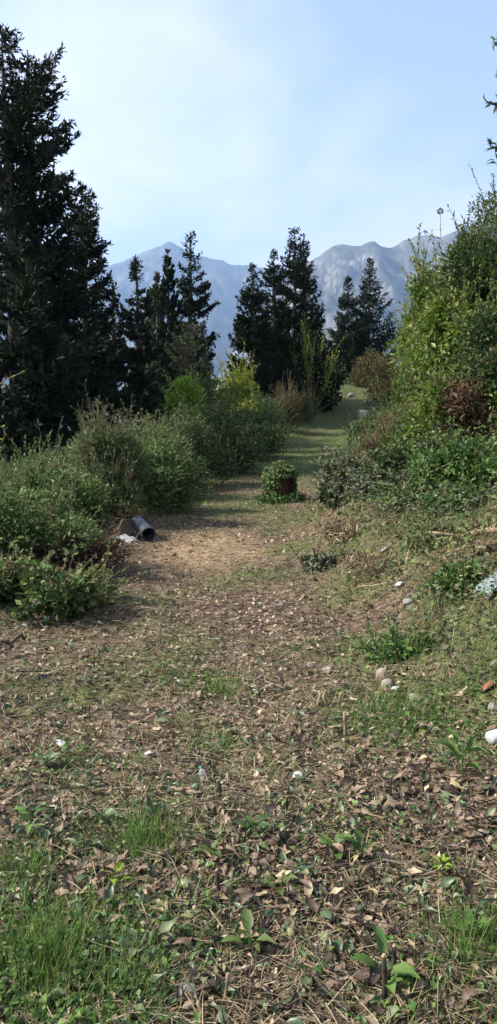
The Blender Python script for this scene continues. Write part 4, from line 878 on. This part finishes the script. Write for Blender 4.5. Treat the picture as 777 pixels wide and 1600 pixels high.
# green fallen laurel leaves
mb = MB(); x, y, r = sample(9000, 1.3, 9, 1.5); gd = sstep(7.5, 2.5, y)*np.clip(fbm(x*1.7+4, y*1.7, 71, 4)*3.6-1.25, .04, 1); ok = RNG.random(len(x)) < gd*.75; x, y, r = x[ok], y[ok], r[ok]; n = len(x)
X, Z = flatdirs(n, .45); w = RNG.integers(0, 4, n); L = np.clip(RNG.lognormal(-3.3, .38, n), .014, .075); P = on_ground(x, y, RNG.uniform(.01, .04, n)); vv = np.clip(RNG.normal(.42, .24, n), 0, 1)
big2 = np.argsort(-(L/r))[:110]; isbig = np.zeros(n, bool); isbig[big2] = True
for t in range(4):
    m = (w == t) & ~isbig; put(mb, LEAVES[t], P[m], X[m], Z[m], L[m], L[m]*RNG.uniform(.34, .5, m.sum()), vv[m])
tag(mb.build("cut_leaf_litter", M['greenleaf'], smooth=True), "dull green cut leaves scattered over the foreground", "leaf litter", kind="stuff")
piece_specs.append(('greenleaf', P[big2], L[big2]))
# pieces: shared meshes
def leaf_piece_meshes(mat):
    out = []
    for t in range(4):
        for v in (.15, .4, .6, .85):
            mb = MB(); put(mb, LEAVES[t], np.zeros((1, 3)), np.array([[1., 0, 0]]), np.array([[0, 0, 1.]]), np.array([1.]), np.array([.46]), np.array([v])); out.append(mb.mesh("leaf", M[mat], True))
    return out
for mat, PP, LL in piece_specs:
    ms = leaf_piece_meshes(mat)
    for p, l in zip(PP, LL):
        o = bpy.data.objects.new("leaf", ms[RNG.integers(0, len(ms))]); COL.objects.link(o); o.parent = ground
        o.location = [float(c) for c in p]; o.scale = (float(l),)*3; o.rotation_euler = (float(RNG.normal(0, .3)), float(RNG.normal(0, .3)), float(RNG.uniform(0, 6.28)))
ms = leaf_piece_meshes('paleleaf')
for px, py, l in [(500, 1478, .062), (440, 1366, .07), (430, 1384, .06), (283, 1446, .065), (258, 1443, .055), (470, 1374, .05), (600, 1398, .06), (565, 1345, .06), (640, 1290, .05), (440, 1290, .05), (120, 1560, .05),
                 (350, 1535, .05), (66, 1480, .05), (455, 1480, .05), (700, 1240, .06), (395, 1265, .05), (530, 1270, .05), (265, 1475, .05), (620, 1380, .05), (590, 1420, .05), (140, 1395, .05)]:
    g = gh(px, py); o = bpy.data.objects.new("leaf", ms[RNG.integers(0, len(ms))]); COL.objects.link(o); o.parent = ground
    o.location = (float(g[0]), float(g[1]), hz1(g[0], g[1])+.035); o.scale = (l,)*3; o.rotation_euler = (float(RNG.normal(.2, .25)), float(RNG.normal(0, .25)), float(RNG.uniform(0, 6.28)))
# small chips of leaf and bark everywhere on the path
mb = MB(); x, y, r = sample(95000, 1.3, 34, 1.45); xl, xr = path_edges(y); inp = sstep(-.9, .2, x-xl)*sstep(.9, -.3, x-xr)
bp_ = gh(330, 858); bare_ = np.exp(-(((x-bp_[0])/.6)**2+((y-bp_[1])/1.1)**2)); ok = RNG.random(len(x)) < (.15+.85*inp)*(1.05-.75*green(x, y))*(1-.7*bare_); x, y, r = x[ok], y[ok], r[ok]; n = len(x); X, Z = flatdirs(n, .45)
L = RNG.uniform(.010, .04, n)*(1+.035*r); put(mb, KITE, on_ground(x, y, RNG.uniform(.003, .02, n)), X, Z, L, L*RNG.uniform(.3, .7, n), np.clip(RNG.normal(.53, .30, n)+.45*(fbm(x*.8, y*.8, 151, 3)-.5), 0, 1))
tag(mb.build("chip_litter", M['chip']), "small brown chips of leaf and bark covering the path", "litter", kind="stuff")
# straw
mb = MB(); x, y, r = sample(80000, 1.3, 26, 1.45); ok = RNG.random(len(x)) < np.clip(fbm(x*1.2, y*1.2, 81, 4)*3.2-1.1, .08, 1)+.45*sstep(2.6, 1.9, y)*fbm(x*4, y*4, 83, 2); x, y, r = x[ok], y[ok], r[ok]; n = len(x); X, Z = flatdirs(n, .2)
L = RNG.uniform(.04, .20, n); put(mb, BLADE2, on_ground(x, y, RNG.uniform(.008, .035, n)), X, Z, L, RNG.uniform(.0014, .0032, n)*(1+.10*r), np.clip(RNG.normal(.5, .25, n), 0, 1))
tag(mb.build("dry_straw", M['straw']), "dry straw and dead grass lying over the ground", "straw", kind="stuff")
# green grass
mb = MB(); x, y, r = sample(190000, 1.3, 40, 1.5); g = green(x, y); ok = RNG.random(len(x)) < np.clip(g*1.25-.14, 0, 1)*(.45+.75*fbm(x*3, y*3, 91, 2)); x, y, r, g = x[ok], y[ok], r[ok], g[ok]; n = len(x)
D = RNG.normal(0, .9, (n, 3)); D[:, 2] = RNG.uniform(.35, 1.1, n); Z = np.stack([-D[:, 0], -D[:, 1], 0*x+.4], 1)*-1; Z[:, 2] = .4
L = RNG.uniform(.03, .10, n)*(.6+.8*g); put(mb, BLADE2, on_ground(x, y, 0*x-.003), D, Z, L, RNG.uniform(.002, .0036, n)*(1+.09*r), np.clip(RNG.normal(.45, .27, n)+.5*(fbm(x*1.3, y*1.3, 5, 3)-.5), 0, 1))
tag(mb.build("grass", M['grass']), "short patchy green grass on the path and bank", "grass", kind="stuff")
x, y, r = sample(60000, 13, 52, .7); g = green(x, y); ok = RNG.random(len(x)) < np.clip(g*1.2, .1, 1)*np.clip(fbm(x*.9, y*.9, 191, 4)*2.6-.75, .05, 1); x, y, r, g = x[ok], y[ok], r[ok], g[ok]; n = len(x)
mb = MB(); D = RNG.normal(0, .8, (n, 3)); D[:, 2] = RNG.uniform(.4, 1.1, n); Z = np.stack([D[:, 0], D[:, 1], 0*x+.4], 1)
put(mb, BLADE2, on_ground(x, y, 0*x-.003), D, Z, RNG.uniform(.05, .16, n), RNG.uniform(.005, .012, n)*(1+.02*r), np.clip(RNG.normal(.5, .28, n)+.6*(fbm(x*.6, y*.6, 193, 3)-.5), 0, 1))
tag(mb.build("far_grass", M['grass']), "coarse mixed grass on the far path beyond the stump", "grass", kind="stuff")
# small weeds
mb = MB(); x, y, r = sample(120000, 1.4, 30, 1.45); g = green(x, y); ok = RNG.random(len(x)) < np.clip(g*1.2-.18, 0, 1)*np.clip(fbm(x*1.6+9, y*1.6, 95, 3)*2.6-.75, 0, 1); x, y, r = x[ok], y[ok], r[ok]; n = len(x)
X, Z = flatdirs(n, .4); L = RNG.uniform(.012, .032, n)*(1+.04*r); P = on_ground(x, y, RNG.uniform(.008, .05, n)); W = L*RNG.uniform(.55, .85, n); vv = RNG.random(n)
m = r > 4.5; put(mb, KITE, P[m], X[m], Z[m], L[m], W[m], vv[m]); m = ~m; put(mb, LEAVES[0], P[m], X[m], Z[m], L[m], W[m], vv[m])
tag(mb.build("ground_weeds", M['weed']), "low green broad-leaved weeds over the grassy bank", "weeds", kind="stuff")
# rough mixed cover of the banks: wilted ivy leaves and leaning dry stems
def bank(x, y):
    xl, xr = path_edges(y); return np.clip(sstep(-.1, .9, x-xr)*sstep(2.6, 5, y)+sstep(.0, .8, xl-x)*sstep(4, 6, y), 0, 1)
mb = MB(); x, y, r = sample(140000, 2.5, 42, 1.3); c_ = fbm(x*1.1+3, y*1.1, 131, 3); ok = RNG.random(len(x)) < bank(x, y)*np.clip(c_*3.0-1.05, 0.04, 1); x, y, r, c_ = x[ok], y[ok], r[ok], c_[ok]; n = len(x)
X, Z = flatdirs(n, .5); L = RNG.uniform(.02, .05, n)*(1+.02*r); put(mb, KITE, on_ground(x, y, RNG.uniform(.01, 1, n)*np.clip(c_*.9-.25, .04, .4)), X, Z, L, L*RNG.uniform(.4, .75, n), np.clip(RNG.normal(.45, .25, n), 0, 1))
tag(mb.build("bank_creeper", M['greyleaf']), "wilted ivy and creeper leaves matted over the banks", "creeper", kind="stuff")
mb = MB(); x, y, r = sample(75000, 2.5, 45, 1.3); ok = RNG.random(len(x)) < bank(x, y)*np.clip(fbm(x*.9+13, y*.9, 141, 3)*3.2-1.0, 0.1, 1); x, y, r = x[ok], y[ok], r[ok]; n = len(x)
D = RNG.normal(0, .8, (n, 3)); D[:, 2] = RNG.uniform(.1, 1, n); Z = np.stack([D[:, 0], D[:, 1], 0*x+.4], 1)
put(mb, BLADE2, on_ground(x, y, 0*x), D, Z, RNG.uniform(.08, .26, n), RNG.uniform(.0025, .005, n)*(1+.08*r), np.clip(RNG.normal(.45, .25, n), 0, 1))
tag(mb.build("bank_dry_grass", M['straw']), "leaning dry grass stems on the right and left banks", "dry grass", kind="stuff")
# twigs lying and little cut stems standing
mb = MB(); x, y, r = sample(5200, 1.3, 16, 1.4); n = len(x); X, Z = flatdirs(n, .12)
twigs(mb, on_ground(x, y, RNG.uniform(.006, .03, n)), X, RNG.uniform(.05, .28, n), RNG.uniform(.0012, .0035, n), np.clip(RNG.normal(.45, .3, n), 0, 1), bend=.06, rng=RNG)
x, y, r = sample(2600, 1.6, 12, 1.2); ok = RNG.random(len(x)) < .25+.9*(fbm(x*1.4, y*1.4, 99, 2) > .5); x, y = x[ok], y[ok]; n = len(x); D = RNG.normal(0, .25, (n, 3)); D[:, 2] = 1
twigs(mb, on_ground(x, y, 0*x-.01), D, RNG.uniform(.03, .10, n), RNG.uniform(.0015, .0035, n), RNG.uniform(0, .45, n))
tag(mb.build("twig_litter", M['twig']), "dark dead twigs and tiny cut stems over the path", "twigs", kind="stuff")

# ------------------------------------------------------------------ air
def haze():
    x0, x1, y0, y1, z0, z1 = -8700, 8700, -8700, 10500, -420, 1700
    V = [(x, y, z) for x in (x0, x1) for y in (y0, y1) for z in (z0, z1)]
    me = bpy.data.meshes.new("haze"); me.from_pydata(V, [], [(0, 1, 3, 2), (4, 6, 7, 5), (0, 4, 5, 1), (2, 3, 7, 6), (0, 2, 6, 4), (1, 5, 7, 3)])
    m = bpy.data.materials.new("haze_air"); m.use_nodes = True; N = m.node_tree.nodes; N.clear()
    o = N.new("ShaderNodeOutputMaterial"); p = N.new("ShaderNodeVolumePrincipled"); p.inputs["Density"].default_value = HAZE; p.inputs["Color"].default_value = (.40, .62, 1.0, 1); p.inputs["Anisotropy"].default_value = 0.2
    m.node_tree.links.new(p.outputs[0], o.inputs["Volume"]); me.materials.append(m)
    h = bpy.data.objects.new("haze", me); COL.objects.link(h); return tag(h, "pale blue haze lying over the far mountains", "haze", kind="stuff")
HAZE = 1.25e-4
haze()
